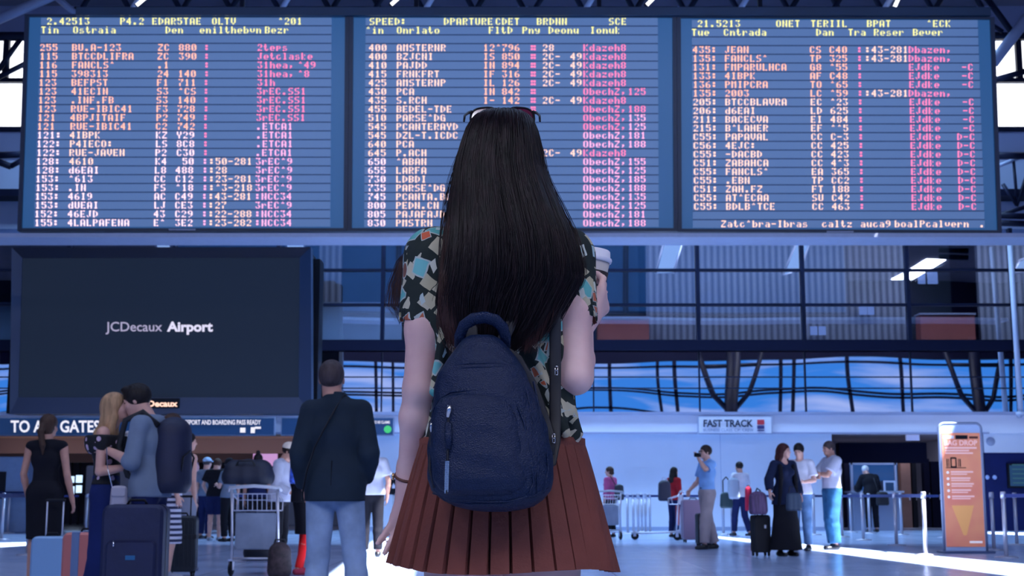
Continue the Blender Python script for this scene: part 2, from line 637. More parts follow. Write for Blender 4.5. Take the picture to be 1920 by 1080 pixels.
def MIR(px, py):
    """place on the front facade that the glass on the back wall mirrors at this pixel"""
    v = P(px, py, 2 * YW - YF)
    return Vector((v.x, YF, v.z))


zh = MIR(960, 668).z
struct(MB().box(-HX, HX, YF - .4, YF, zh, ZR).go('wall_front', M_navy_dark))
# solid side walls keep the hall closed to left and right of the view
struct(MB().box(-HX - .3, -HX, YF, 52, 0, ZR).go('wall_side_left', M_up))
struct(MB().box(HX, HX + .3, YF, 52, 0, ZR).go('wall_side_right', M_up))
struct(MB().box(-HX, HX, 51.8, 52, 0, ZR).go('wall_far_back', M_navy_dark))
fm = MB()
for px in (445, 560, 684, 735, 868, 1000, 1128, 1231, 1263, 1462, 1487, 1578, 1683, 1893, 2000):
    x = MIR(px, 700).x
    fm.box(x - .11, x + .11, YF - .2, YF, 0, zh)
for py in (678, 727, 733, 772):
    z = MIR(960, py).z
    fm.box(-HX, HX, YF - .15, YF, z - .07, z + .07)
struct(fm.go('trim_9', M_dark))
for px, lb_ in ((1363, 'branching steel column whose mirror image stands above the FAST TRACK sign'), (1811, 'branching steel column mirrored in the glass above the orange stand'), (310, 'branching steel column mirrored behind the big advertising screen'), (905, 'branching steel column mirrored behind the woman in front')):
    r = thing('branching_column', lb_, 'column', (MIR(px, 700).x, YF + 1.5, 0), group='branching columns of the front facade')
    MB().cyl((0, 0, 0), (0, 0, zh + 1), .42, .36, 12).go('trunk', M_dark, r, True)
    for sx in (-1, 1):
        z0 = MIR(px, 755).z
        MB().tube([(0, 0, z0 - .5), (sx * 1.0, 0, z0 + .8), (sx * 1.9, 0, zh + .6)], .17, 8).go('arm', M_dark, r, True)
    MB().tube([(-1.7, 0, MIR(px, 682).z), (1.7, 0, MIR(px, 682).z)], .12, 8).go('cross_tie', M_dark, r, True)

# ---------------------------------------------------------------- ROOF STEEL
trn = 10


def truss(label, items, group=None):
    c = Vector(items[0][0])
    r = thing('roof_truss', label, 'truss', tuple(c), group=group)
    for it in items:
        mb = MB().cyl(Vector(it[0]) - c, Vector(it[1]) - c, it[2], None, 10)
        mb.go(it[4] if len(it) > 4 else 'strut', it[3], r, True)
    return r


def pp(a, b, Y, rad, m, Y2=None, nm='strut'):
    return (P(*a, Y), P(*b, Y if Y2 is None else Y2), rad, m, nm)


truss('pale grey roof pipes crossing the upper left corner above the left display', [
    pp((-40, 52), (130, -22), 33, .13, M_pipe, None, 'chord'), pp((100, -10), (140, 24), 33, .08, M_pipe), pp((-30, 68), (48, 68), 34.5, .12, M_dark, None, 'chord'),
    pp((-8, 138), (42, 68), 34.5, .07, M_dark), pp((-10, 148), (50, 118), 34.5, .07, M_dark), pp((10, 70), (14, 138), 34.5, .05, M_dark)])
truss('dark roof braces and bracket below the bright windows at the left edge', [
    pp((-20, 292), (45, 289), 34.5, .09, M_dark, None, 'chord'), pp((-12, 300), (20, 312), 34.5, .09, M_dark), pp((20, 312), (42, 300), 34.5, .07, M_dark)])
truss('light and dark roof pipes crossing at the upper right corner beside the right display', [
    pp((1862, 118), (1950, 2), 33, .14, M_pipe, None, 'chord'), pp((1846, -10), (1898, 62), 33.6, .08, M_dark), pp((1860, 66), (1940, 68), 34.5, .09, M_dark, None, 'chord'),
    pp((1862, 48), (1880, 60), 34, .06, M_dark), pp((1865, 150), (1935, 130), 34.5, .08, M_dark)])
truss('dark brace triangle low beside the right display edge', [
    pp((1868, 292), (1935, 292), 34.5, .09, M_dark, None, 'chord'), pp((1870, 312), (1935, 286), 34.8, .05, M_pipe), pp((1900, 296), (1907, 382), 34.8, .04, M_dark),
    pp((1880, 345), (1907, 385), 34.8, .05, M_dark), pp((1906, 386), (1935, 300), 34.8, .05, M_dark), pp((1878, 402), (1935, 384), 34.8, .06, M_dark),
    pp((1872, 404), (1935, 406), 34.5, .08, M_dark, None, 'chord'), pp((1872, 418), (1935, 420), 34.5, .08, M_dark, None, 'chord')])
for k, x0 in enumerate((150, 430, 700, 1000, 1290, 1560)):
    lab = ['leftmost of the six dark steel trusses peeping over the top of the displays', 'dark steel truss above the right half of the left display', 'dark steel truss above the left half of the middle display',
           'dark steel truss above the right half of the middle display', 'dark steel truss above the left half of the right display', 'rightmost of the six dark steel trusses peeping over the displays'][k]
    it = []
    for j in range(3):
        a = x0 + j * 95
        it.append(pp((a, 22), (a + 50, -60), 33, .07, M_dark if j != 1 else M_pipe_l))
        it.append(pp((a + 95, 22), (a + 50, -60), 33.3, .07, M_dark))
    it.append(pp((x0 - 10, 16), (x0 + 270, 16), 33.6, .06, M_dark, None, 'chord'))
    it.append(pp((x0 - 10, -40), (x0 + 270, -40), 33.6, .10, M_pipe, None, 'chord'))
    truss(lab, it)
for k, (a, b_) in enumerate((((256, 10), (275, -6)), ((733, 9), (752, -8)), ((1212, 10), (1230, -8)), ((1677, 14), (1687, -8)))):
    lab = ['short bright tube lamp above the left display', 'short bright tube lamp above the left part of the middle display', 'short bright tube lamp above the right part of the middle display', 'short bright tube lamp above the right display'][k]
    c = P(*a, 32.6)
    r = thing('tube_lamp', lab, 'lamp', tuple(c))
    e = P(*b_, 32.6) - c
    MB().cyl((0, 0, 0), e, .045, None, 8).go('tube', emis('lamp_tube', (.9, .94, 1), 2.2), r, True)
    MB().cyl(-e * .08, (0, 0, 0), .06, None, 8).go('end_cap', M_dark, r, True)

# long rail (catwalk) the displays stand on
yr = 29.4
rail = thing('display_rail', 'long light grey rail running under the three departure displays', 'rail', (0, yr, P(960, 441, yr).z))
z0, z1 = P(960, 444.5, yr).z - rail.location.z, P(960, 437, yr).z - rail.location.z
MB().box(-16, 16, 0, 1.0, z0, z1).go('beam', M_lightrail, rail)
# header box over the displays
hb = thing('display_header', 'dark blue steel header box above the three departure displays', 'header', tuple(P(960, 22, 29.7)))
c = P(960, 22, 29.7)
x0, x1 = P(142, 22, 29.7).x, P(1858, 22, 29.7).x
MB().box(x0, x1, 0, .9, P(960, 28.3, 29.7).z - c.z, P(960, 13, 29.7).z - c.z).go('box', M_steelb, hb)
for x in (-6.2, -2.2, 2.0, 5.7):
    MB().box(x - .05, x + .05, .3, .4, P(960, 13, 29.7).z - c.z, ZR - c.z - .05).go('hanger', M_dark, hb)
# slim pale pole in front of the facade at the right
a, b2 = P(1893, 446, 36.3), P(1914, 776, 36.45)
r = thing('facade_pole', 'slim pale steel pole leaning before the upper glass at far right', 'pole', tuple(b2))
MB().cyl((0, 0, 0), a - b2, .075, None, 10).go('tube', M_pipe_l, r, True)
MB().cyl((0, 0, -.05), (0, 0, .05), .13, None, 10).go('foot', M_pipe_l, r, True)
MB().cyl((0, 0, -.05), (0, YW - .42 - b2.y + .05, -.05), .05, None, 8).go('bracket', M_pipe_l, r, True)
# ================================================================ DEPARTURE DISPLAYS
F57 = {}
for q_ in ('0:3E5149453E 1:00427F4000 2:4261514946 3:2141454B31 4:1814127F10 5:2745454539 6:3C4A494930 7:0171090503 8:3649494936 9:064949291E '
           '-:0808080808 .:0060600000 A:7E1111117E B:7F49494936 C:3E41414122 D:7F4141221C E:7F49494941 F:7F09090901 G:3E4149497A H:7F0808087F I:00417F4100 '
           'J:2040413F01 K:7F08142241 L:7F40404040 M:7F020C027F N:7F0408107F O:3E4141413E P:7F09090906 R:7F09192946 S:4649494931 T:01017F0101 U:3F4040403F '
           'V:1F2040201F W:3F4038403F X:6314081463 Y:0708700807 Z:6151494543 a:2054545478 b:7F48444438 c:3844444420 d:384444487F e:3854545418 f:087E090102 '
           'h:7F08040478 i:00447D4000 k:7F10284400 l:00417F4000 m:7C04180478 n:7C08040478 o:3844444438 p:7C14141408 r:7C08040408 s:4854545420 t:043F444020 '
           'u:3C4040207C v:1C2040201C y:0C5050503C z:4464544C44 q:0814141878 g:0C5252523E ,:0050300000').split():
    F57[q_[0]] = [int(q_[2 + 2 * i:4 + 2 * i], 16) for i in range(5)]
F57[':'] = [0, 0x36, 0x36, 0, 0]
F57['^'] = [0, 2, 1, 2, 0]

M_panel = mat('display_module', (0.03, 0.05, 0.10), 0.30, emit=1.0, ergb=(0.060, 0.120, 0.285))
M_screenback = mat('display_backing', (0.02, 0.05, 0.12), 0.28, emit=1.0, ergb=(0.012, 0.060, 0.170))
M_frame = mat('display_frame', (0.010, 0.022, 0.060), 0.35)
M_divider = mat('display_divider', (.004, .010, .03), .4, emit=1, ergb=(.006, .022, .085))
E_Y = emis('led_yellow', (0.95, 0.90, 0.32), 1.2)
E_O = emis('led_orange', (1.0, 0.44, 0.32), 1.4)
E_S = emis('led_salmon', (1.0, 0.60, 0.50), 1.35)
E_W = emis('led_rose_white', (1.0, 0.66, 0.76), 1.4)
E_P = emis('led_pink', (1.0, 0.20, 0.42), 1.3)
E_L = emis('led_light_pink', (1.0, 0.40, 0.68), 1.3)
E_M = emis('led_magenta', (0.62, 0.12, 0.50), 1.0)

LEFT = [
    [(90, '2.42513', 'Y'), (227, 'P4.2', 'Y'), (287, 'EDAR5TAE', 'Y'), (399, 'OLTV', 'Y'), (523, '^201', 'Y')],
    [(79, 'Tim', 'Y'), (139, 'Ostraia', 'Y'), (312, 'Den', 'Y'), (376, 'enilthebvn', 'Y'), (498, 'Bezr', 'Y')], [],
    [(77, '255', 'O'), (137, 'BU.A-123', 'O'), (298, 'ZC', 'O'), (337, '880', 'O'), (385, ':', 'P'), (484, '2teps', 'P')],
    [(77, '115', 'O'), (137, 'BTCCDLIFRA', 'O'), (297, 'ZC', 'O'), (337, '390', 'O'), (385, ':', 'P'), (484, 'Jetclaske', 'P')],
    [(76, '116', 'O'), (137, 'FANCLS^', 'O'), (297, '.1', 'O'), (385, ':', 'P'), (484, '31hea,', 'P'), (560, '^49', 'P')],
    [(76, '115', 'O'), (136, '398313', 'O'), (297, '24', 'O'), (336, '140', 'O'), (385, ':', 'P'), (484, '31hea,', 'P'), (560, '^8', 'P')],
    [(75, '123', 'O'), (136, 'BEFPST', 'O'), (296, 'F1', 'O'), (336, '711', 'O'), (384, ':', 'P'), (484, '31h', 'P')],
    [(75, '123', 'O'), (136, '41ECIN', 'O'), (296, 'S3', 'O'), (336, '^CS', 'O'), (384, ':', 'P'), (483, '3rEC.SS1', 'P')],
    [(74, '123', 'O'), (135, '.INF.FB', 'O'), (295, 'S3', 'O'), (335, '140', 'O'), (384, ':', 'P'), (483, '3rEC.SS1', 'P')],
    [(74, '123', 'O'), (135, 'RUE-IBIC41', 'O'), (295, 'F3', 'O'), (334, '728', 'O'), (384, ':', 'P'), (483, '3rEC.SS1', 'P')],
    [(73, '121', 'O'), (134, '4BPJITAIF', 'O'), (295, 'P2', 'O'), (334, '749', 'O'), (383, ':', 'P'), (482, '3rEC.SS1', 'P')],
    [(72, '121', 'O'), (134, 'RUE-IBIC41', 'O'), (294, 'C2', 'O'), (334, '742', 'O'), (383, ':', 'P'), (482, '.ETCA1', 'L')],
    [(72, '121:', 'W'), (133, '4IBPK', 'S'), (294, 'KZ', 'W'), (333, 'Y29', 'W'), (383, ':', 'P'), (482, '.ETCA1', 'L')],
    [(71, '122:', 'W'), (133, 'P4IECO:', 'S'), (294, 'LS', 'W'), (333, '8C8', 'W'), (383, ':', 'P'), (482, '.ETCA1', 'L')],
    [(71, '122:', 'W'), (132, 'RUE-JAVEN', 'S'), (293, 'P2', 'W'), (333, 'C30', 'W'), (383, ':', 'P'), (481, '.ETCA1', 'L')],
    [(70, '128:', 'W'), (132, '4610', 'S'), (293, 'K4', 'W'), (332, 'x50', 'W'), (382, ':', 'L'), (394, ':50-281', 'S'), (481, '3rEC^9', 'L')],
    [(70, '128:', 'W'), (131, 'd6EAI', 'W'), (292, 'L8', 'W'), (331, '488', 'W'), (382, ':', 'L'), (394, ':28', 'S'), (481, '3rEC^9', 'L')],
    [(69, '153:', 'W'), (131, '^613', 'W'), (291, 'CC', 'W'), (331, 'C12', 'W'), (382, ':', 'L'), (394, ':23-281', 'S'), (480, '3rEC^9', 'L')],
    [(69, '153:', 'W'), (130, '.IN', 'W'), (291, 'FS', 'W'), (331, '^18', 'W'), (382, ':', 'L'), (394, ':^3-218', 'S'), (480, '3rEC^9', 'L')],
    [(68, '153:', 'W'), (130, '46I9', 'W'), (291, 'AC', 'W'), (330, 'C49', 'W'), (381, ':', 'L'), (393, ':43-281', 'S'), (480, ':NCC34', 'L')],
    [(68, '153:', 'W'), (130, 'dUEAI', 'W'), (291, 'LJ', 'W'), (330, 'CE3', 'W'), (381, ':', 'L'), (393, ':27', 'S'), (480, '3rEC^9', 'L')],
    [(67, '152:', 'W'), (129, '46EJD', 'W'), (290, '43', 'W'), (330, 'C29', 'W'), (381, ':', 'L'), (393, ':22-288', 'S'), (480, ':NCC34', 'L')],
    [(67, '155:', 'W'), (129, '4LALPAFENA', 'W'), (290, 'E^', 'W'), (330, '3E2', 'W'), (381, ':', 'L'), (393, ':23-282', 'S'), (480, ':NCC34', 'L')],
]
st1, st2 = 'Kdazeh8', 'ObechZ,'
MID = [[(694, 'SPEED:', 'Y'), (833, 'DPARTURE', 'Y'), (930, 'CDET', 'Y'), (1007, 'BRDNN', 'Y'), (1142, 'SCE', 'Y')],
       [(687, '^in', 'Y'), (745, 'Onrlato', 'Y'), (917, 'FltD', 'Y'), (980, 'Pny', 'Y'), (1029, 'Deonu', 'Y'), (1107, 'Ionuk', 'Y')], []]
mt = ['400', '400', '410', '415', '425', '430', '435', '455', '510', '545', '545', '640', '645', '650', '655', '730', '735', '745', '800', '805', '830']
mn = ['AMSTERNR', 'BZJCNI', 'PAJDD', 'FRNKFRT', 'AMSTERNP', 'PCA', 'S.RCH', 'BEDEL-TDE', 'PARSE^DG', 'PCANTERAYD', 'DZL-T.ICDC', 'PCA', 'P.ACH', '^ABAN', 'LARFA', 'LDBDI', 'PARSE^DG',
      'PCANTA.BD', 'PEDN.CN', 'PAJAFAJD', 'PMSTRN']
mf = [('12^', '796'), ('IS', '850'), ('IN', '894'), ('IF', '316'), ('IL', '126'), ('IN', '842'), ('I=', '142'), ('', '')]
for i in range(21):
    row = [(693 - .12 * i, mt[i], 'S' if i < 8 else 'W' if i > 12 else 'S'), (745 - .08 * i, mn[i], 'S')]
    if i < 8:
        row += [(907, mf[i][0].replace('=', '-'), 'O'), (942, mf[i][1], 'O'), (994, ':', 'P'), (999, ':', 'P')]
    if i in (0,):
        row += [(1018, '28', 'S')]
    if i in (1, 2, 3, 4, 6, 12):
        row += [(1018, '2C-', 'S'), (1070, '49', 'S')]
    if i in (0, 1, 2, 3, 4, 6, 12):
        row += [(1094, st1, 'P')]
    else:
        row += [(1094, st2, 'P' if i < 10 else 'L'), (1178, ['125', '125', '181', '185', '188', '188', '188', '135', '155'][(i * 2) % 9], 'P' if i < 8 else 'L')]
    MID.append(row)
RIGHT = [[(1308, '21.5213', 'Y'), (1455, 'ONET', 'Y'), (1520, 'TERIIL', 'Y'), (1625, 'BPAT', 'Y'), (1737, '^ECK', 'Y')],
         [(1297, 'Tue', 'Y'), (1357, 'Cntrada', 'Y'), (1530, 'Dan', 'Y'), (1590, 'Tra', 'Y'), (1638, 'Reser', 'Y'), (1711, 'Bever', 'Y')], []]
rt = ['4351', '1351', '1311', '1331', '1361', '1351', '2051', '2061', '2111', '2151', 'C551', 'C561', 'C551', 'C511', 'C551', 'C551', 'C511', 'C551', 'C551']
rn = ['JEAN', 'FANCLS^', 'FMPARULHCA', '4IBPK', 'PMIPCRA', '2003', 'BTCCBLAVRA', 'd6EAI', 'BACECVA', 'B^LAHER', 'PAPAVAL', '4EJC:', '-DACBD', 'ZABAHCA', 'FANCLS^', '.EBN', 'ZAH.FZ', 'AT^ECAA', 'BDLB^TCE']
rg = ['CS', 'TP', 'G8', 'AF', 'TO', 'LC', 'EC', 'LD', 'EI', 'EF', 'CC', 'CC', 'CC', 'CC', 'EA', 'TP', 'FT', 'SU', 'CC']
rh = ['C40', '325', '^55', 'C48', '^65', '^59', '^23', '625', '484', '^^5', 'C-3', '425', '423', '4^3', '365', 'CC2', '188', 'C42', '463']
for i in range(19):
    d = .13 * i
    row = [(1299 + d, rt[i][:3] + ':', 'O' if i < 6 else 'S'), (1359 + d, rn[i], 'O' if i < 6 else 'S'), (1518 + d * 2, rg[i], 'O' if i < 6 else 'S'), (1555 + d * 2, rh[i], 'O' if i < 6 else 'S'), (1607 + d * 2, ':', 'P')]
    if i in (0, 1, 5):
        row += [(1622, ':43-281', 'S'), (1703, 'Dbazen,', 'P')]
    else:
        row += [(1703 + d * 2.5, 'EJdke', 'P'), (1790 + d * 3, 'D-C' if i > 9 else ' -C', 'P')]
    RIGHT.append(row)
RIGHT += [[], [(1352, 'Zatc^bra-Ibras', 'S'), (1541, 'caltz', 'S'), (1613, 'auca9', 'S'), (1677, 'boalPcalvern', 'S'), (1836, '.', 'S')]]


def display(name_label, TL, TR, BR, BL, sx0, sx1, rows, y0, pitch, logo=True, first_kx=1.0):
    Yt, Yb = 29.85, 30.0
    A, B_, C_, D_ = P(*TL, Yt), P(*TR, Yt), P(*BR, Yb), P(*BL, Yb)
    root = thing('departure_display', name_label, 'display', tuple((C_ + D_) / 2))
    o = (C_ + D_) / 2
    u_ = (B_ - A).normalized()
    nrm = (B_ - A).cross(D_ - A).normalized()
    if nrm.y > 0:
        nrm = -nrm
    hgt = BL[1] - TL[1]

    def uv(px, py, off=0.0):
        """point of the display face under a pixel"""
        v = (py - TL[1]) / hgt
        xl = TL[0] + (BL[0] - TL[0]) * v
        xr = TR[0] + (BR[0] - TR[0]) * v
        u = (px - xl) / (xr - xl)
        d = ray(px, py)
        t = (A - Vector((0, 0, CAMH))).dot(nrm) / d.dot(nrm)
        return Vector((0, 0, CAMH)) + d * t + nrm * off - o
    # casing
    fr = MB()
    w = 7.5
    quads = [[(TL[0], TL[1]), (TR[0], TR[1]), (TR[0] - w, TR[1] + w - 3), (TL[0] + w, TL[1] + w - 3)],
             [(BL[0] + w, BL[1] - w + 2), (BR[0] - w, BR[1] - w + 2), (BR[0], BR[1]), (BL[0], BL[1])],
             [(TL[0], TL[1]), (TL[0] + w, TL[1] + w - 3), (BL[0] + w, BL[1] - w + 2), (BL[0], BL[1])],
             [(TR[0] - w, TR[1] + w - 3), (TR[0], TR[1]), (BR[0], BR[1]), (BR[0] - w, BR[1] - w + 2)]]
    for q in quads:
        fr.slab([uv(*p, 0.06) for p in q], -nrm * 0.30)
    f_ = fr.go('frame', M_frame, root)
    fix_normals(f_)
    bk = MB().slab([uv(TL[0] + 2, TL[1] + 2), uv(TR[0] - 2, TR[1] + 2), uv(BR[0] - 2, BR[1] - 2), uv(BL[0] + 2, BL[1] - 2)], -nrm * 0.2)
    o_ = bk.go('backing', M_screenback, root)
    fix_normals(o_)
    # modules
    for k, row in enumerate(rows):
        yc = y0 + pitch * k
        ya, yb = yc - pitch * .5 + 1.2, yc + pitch * .5 - 1.2
        f1 = (ya - TL[1]) / hgt
        dl = (BL[0] - TL[0]) * f1
        dr = (BR[0] - TR[0]) * f1
        md = MB().slab([uv(sx0 + dl, ya, .035), uv(sx1 + dr, ya, .035), uv(sx1 + dr, yb, .035), uv(sx0 + dl, yb, .035)], -nrm * 0.03)
        strip_o = md.go('display_row', M_panel, root)
        fix_normals(strip_o)
        if k:
            fix_normals(MB().slab([uv(sx0 + dl, ya - 2.1, .037), uv(sx1 + dr, ya - 2.1, .037), uv(sx1 + dr, ya - .1, .037), uv(sx0 + dl, ya - .1, .037)], -nrm * 0.03).go('row_divider', M_divider, root))
        groups = {}
        cw = 11.75
        for (px, s_, col) in row:
            for i, ch in enumerate(s_):
                if ch in F57:
                    groups.setdefault(col, []).append((px + i * cw, ch))
        if groups:
            tm = MB()
            mats_, fm_ = [], []
            for col, lst in groups.items():
                mi = len(mats_)
                mats_.append({'Y': E_Y, 'O': E_O, 'S': E_S, 'W': E_W, 'P': E_P, 'L': E_L, 'M': E_M}[col])
                dx, dy = 1.55, 1.80
                for (px, ch) in lst:
                    for c, bits in enumerate(F57[ch]):
                        if c == 2 and ch not in 'ITYVZ1:-.,^ilt4':
                            continue
                        r = 0
                        while r < 7:
                            if bits >> r & 1:
                                e = r
                                while e < 6 and bits >> (e + 1) & 1:
                                    e += 1
                                tall = e - r >= 1
                                xa = px + c * dx - (.35 if tall else .1)
                                xb = xa + dx + (.95 if tall else .2)
                                y1_, y2_ = yc - 6.3 + r * dy, yc - 6.3 + (e + 1) * dy
                                tm.quad(uv(xa, y1_, .05), uv(xb, y1_, .05), uv(xb, y2_, .05), uv(xa, y2_, .05))
                                fm_.append(mi)
                                r = e + 1
                            else:
                                r += 1
            to = tm.go('lettering', mats_, strip_o)
            to.data.polygons.foreach_set('material_index', fm_)
    if logo:
        xm = (BL[0] + BR[0]) / 2
        MB().slab([uv(xm - 25, BR[1] - 4, .07), uv(xm + 25, BR[1] - 4, .07), uv(xm + 25, BR[1] - 1, .07), uv(xm - 25, BR[1] - 1, .07)], nrm * .01).go('maker_plate', M_lightrail, root)
    return root


display('left departure display, blue with orange and pink lettering, above the black screen', (48, 28), (655, 28), (652, 434), (34, 434), 78, 622, LEFT, 41, 16.4)
display('middle departure display behind the long-haired woman, salmon and pink lettering', (655.5, 28), (1268, 29), (1270, 434), (652.5, 434), 686, 1233, MID, 41.5, 16.4)
display('right departure display with a footer line of salmon lettering', (1268.5, 30), (1863, 33), (1877, 438), (1270.5, 435), 1297, 1832, RIGHT, 45.5, 16.3)

# ================================================================ BIG ADVERTISING SCREEN
Ya = 34.0
o = P(300, 770, Ya)
ads = thing('advertising_screen', 'huge dark advertising screen with pale lettering at its centre, upper left', 'screen', tuple(o))


def ad(px, py, off=0.0):
    d = ray(px, py)
    # the screen leans a little forward at its top
    return P(px, py, Ya - off - (P(px, py, Ya).z - o.z) * .03) - o


M_adframe = mat('gloss_navy_bezel', (0.028, 0.045, 0.095), 0.4)
M_adscreen = mat('sleeping_screen', (0.010, 0.014, 0.022), 0.7, emit=1.0, spec=.15, ergb=(0.008, 0.013, 0.026))
q = [((22, 464), (583, 463), (562, 483), (42, 484)), ((34, 745), (560, 745), (584, 776), (18, 776)), ((22, 464), (42, 484), (34, 745), (18, 776)), ((562, 483), (583, 463), (584, 776), (560, 745))]
for i, s_ in enumerate(q):
    m_ = MB().slab([ad(*s_[0], .12 if i < 2 else .12), ad(*s_[1], .12), ad(*s_[2], .05), ad(*s_[3], .05)] if i == 0 else [ad(*p, .12 if p in ((18, 776), (584, 776), (22, 464), (583, 463)) else .05) for p in s_], (0, .35, 0))
    oo = m_.go('bezel', M_adframe if i != 0 else mat('gloss_navy_top', (.006, .009, .026), .3), ads)
    fix_normals(oo)
oo = MB().slab([ad(40, 483, .03), ad(563, 482, .03), ad(561, 747, .03), ad(33, 747, .03)], (0, .1, 0)).go('screen_panel', M_adscreen, ads)
fix_normals(oo)
z0 = P(200, 640, Ya)
oo = MB().box(P(24, 600, 34.4).x - o.x, P(582, 600, 34.4).x - o.x, .3, 1.1, ad(300, 774).z, ad(300, 468).z).go('casing', M_black, ads)
oo = MB().box(P(586, 600, 34.8).x - o.x, P(600, 600, 34.8).x - o.x, .6, 1.3, P(590, 776, 34.8).z - o.z, P(590, 488, 34.8).z - o.z).go('side_mast', M_black, ads)
for x in (-1.6, 1.6):
    MB().box(x - .06, x + .06, 1.1, YW - .4 - Ya, ad(300, 600).z - .06, ad(300, 600).z + .06).go('wall_bracket', M_dark, ads)
A_ = ad(197, 621, .06)
U_ = (ad(197, 590, .06) - ad(197, 621, .06)).normalized()
sc = (ad(298, 600) - ad(198, 600)).length / 100.0
E_ad = emis('screen_letters', (0.36, 0.34, 0.52), 1.0)
E_ad2 = emis('screen_letters_bold', (0.70, 0.68, 0.90), 1.0)


def fit(s, m, x0, x1, y, hpx, name, parent, bold=0.0, plane=None, off=.06, base=None, capfrac=.72):
    """lettering whose ink fills x0..x1 in the photo"""
    pl = plane or ad
    a, e = pl(x0, y, off), pl(x1, y, off)
    up_ = (pl(x0, y - 30, off) - a)
    s1 = up_.length / 30
    rt_ = (e - a).normalized()
    size = hpx * s1 / capfrac
    mb = text_mb(s, size, (0, 0, 0), (1, 0, 0), (0, 0, 1), bold * size)
    xs = [v[0] for v in mb.v]
    k = (e - a).length / (max(xs) - min(xs))
    mn = min(xs)
    upn = up_.normalized()
    N = rt_.cross(upn)
    mb.v = [tuple(a + rt_ * (v[0] - mn) * k + upn * v[2] + N * (-v[1])) for v in mb.v]
    return mb.go(name, m, parent)


fit('JCDecaux', E_ad, 198, 304, 621, 18, 'lettering', ads, 0.008)
fit('Airport', E_ad2, 313, 399, 621, 18, 'lettering', ads, 0.035)
pl = MB().slab([ad(255, 747, .125), ad(336, 747, .125), ad(336, 765, .125), ad(255, 765, .125)], (0, .04, 0)).go('name_plate', M_black, ads)
fit('JCDecaux', emis('lit_orange_letters', (1.0, 0.62, 0.5), 1.3), 258, 333, 762, 11, 'lettering', pl, 0.03, off=.14)

# ================================================================ HANGING AND WALL SIGNS
YS = YW - .55
M_sign_navy = mat('navy_sign_face', (0.012, 0.045, 0.13), .4, emit=.35, ergb=(.012, .04, .12))


def wall_sign(x0, x1, y0, y1, face, label, Y=YS, frame=None):
    c = P((x0 + x1) / 2, y1, Y)
    r = thing('wall_sign', label, 'sign', tuple(c))
    a, b_ = P(x0, y1, Y) - c, P(x1, y0, Y) - c
    MB().box(a.x, b_.x, 0, .12, a.z, b_.z).go('face', face, r)
    fw = .025
    MB().box(a.x - fw, b_.x + fw, .02, .2, a.z - fw, a.z).box(a.x - fw, b_.x + fw, .02, .2, b_.z, b_.z + fw).box(a.x - fw, a.x, .02, .2, a.z, b_.z).box(b_.x, b_.x + fw, .02, .2, a.z, b_.z).go('frame', frame or M_lightrail, r)
    return r, (lambda px, py, off=0.0: P(px, py, Y - off) - c)


s1, pl1 = wall_sign(-60, 514, 784, 815, M_sign_navy, 'long navy sign over the gate passage reading TO ALL GATES')
fit('TO ALL GATES', M_text_white, 20, 187, 810, 22, 'lettering', s1, .02, pl1, .02)
fit('HAVE YOUR PASSPORT AND BOARDING PASS READY', M_text_white, 290, 489, 796, 9, 'lettering', s1, .012, pl1, .02)
ic = MB()
for (a, b_, c_, d_) in ((450, 802, 460, 811), (470, 801, 478, 812), (478, 800, 489, 804)):
    p0, p1 = pl1(a, d_, .02), pl1(c_, b_, .02)
    ic.box(p0.x, p1.x, p0.y, p0.y + .01, p0.z, p1.z)
ic.go('pictogram', M_text_white, s1)
s2, pl2 = wall_sign(528, 600, 784, 815, M_sign_navy, 'short plain navy sign half hidden by the man in the dark jacket')
s3, pl3 = wall_sign(640, 737, 784, 815, M_sign_navy, 'dark sign with a round green pictogram right of the man in the dark jacket')
fit('ALL TO RE CLAIMS', M_text_white, 690, 731, 794, 5, 'lettering', s3, .02, pl3, .02)
g0 = pl3(727, 805, .02)
MB().lathe([(0.001, 0), (.10, 0), (.10, .02), (0.001, .02)], g0, 16, Matrix.Rotation(PI / 2, 3, 'X')).go('pictogram', emis('green_sign', (.06, .55, .22), 1), s3)
s4, pl4 = wall_sign(1311, 1446, 782, 812, M_fascia, 'pale FAST TRACK sign on the fascia with a red icon')
fit('FAST TRACK', M_black_ink, 1319, 1412, 800, 13, 'lettering', s4, .03, pl4, .02)
fit('BUSINESS CLASS, CIP, CREW', mat('grey_ink', (.22, .26, .42), .5), 1319, 1413, 809, 5.5, 'lettering', s4, .0, pl4, .02)
for (y0_, y1_, mm) in ((787, 796, mat('red_icon', (.62, .03, .05), .5)), (798, 804, mat('navy_icon', (.03, .03, .16), .5)), (806, 808, mat('navy_icon', (.03, .03, .16), .5))):
    a, b_ = pl4(1420, y1_, .02), pl4(1433, y0_, .02)
    MB().box(a.x, b_.x, a.y, a.y + .01, a.z, b_.z).go('pictogram', mm, s4)
# loudspeaker disc on the white wall at right
c = P(1857, 828, YW - .1)
r = thing('round_speaker', 'round grey speaker on the pale wall right of the orange stand', 'speaker', tuple(c))
MB().lathe([(.001, .05), (.09, .05), (.12, .02), (.12, 0), (.001, 0)], (0, 0, 0), 18, Matrix.Rotation(PI / 2, 3, 'X')).go('grille', mat('speaker_grey', (.30, .34, .48), .6), r, True)

# ================================================================ GATE PASSAGE ON THE LEFT (behind the signs)
xl = xw(690)
struct(MB().box(-HX, xl, YW - .2, 47, zf_b - .02, zf_b + .1).go('ceiling_passage', M_beige))
struct(MB().box(-HX, xl, 47, 47.2, 0, zf_b).go('wall_passage_back', mat('passage_wall', (0.05, 0.05, 0.08), .7, noise=.5, nscale=.7)))
struct(MB().box(xl, xl + .2, YW + .3, 47, 0, zf_b).go('wall_passage_side', M_up))
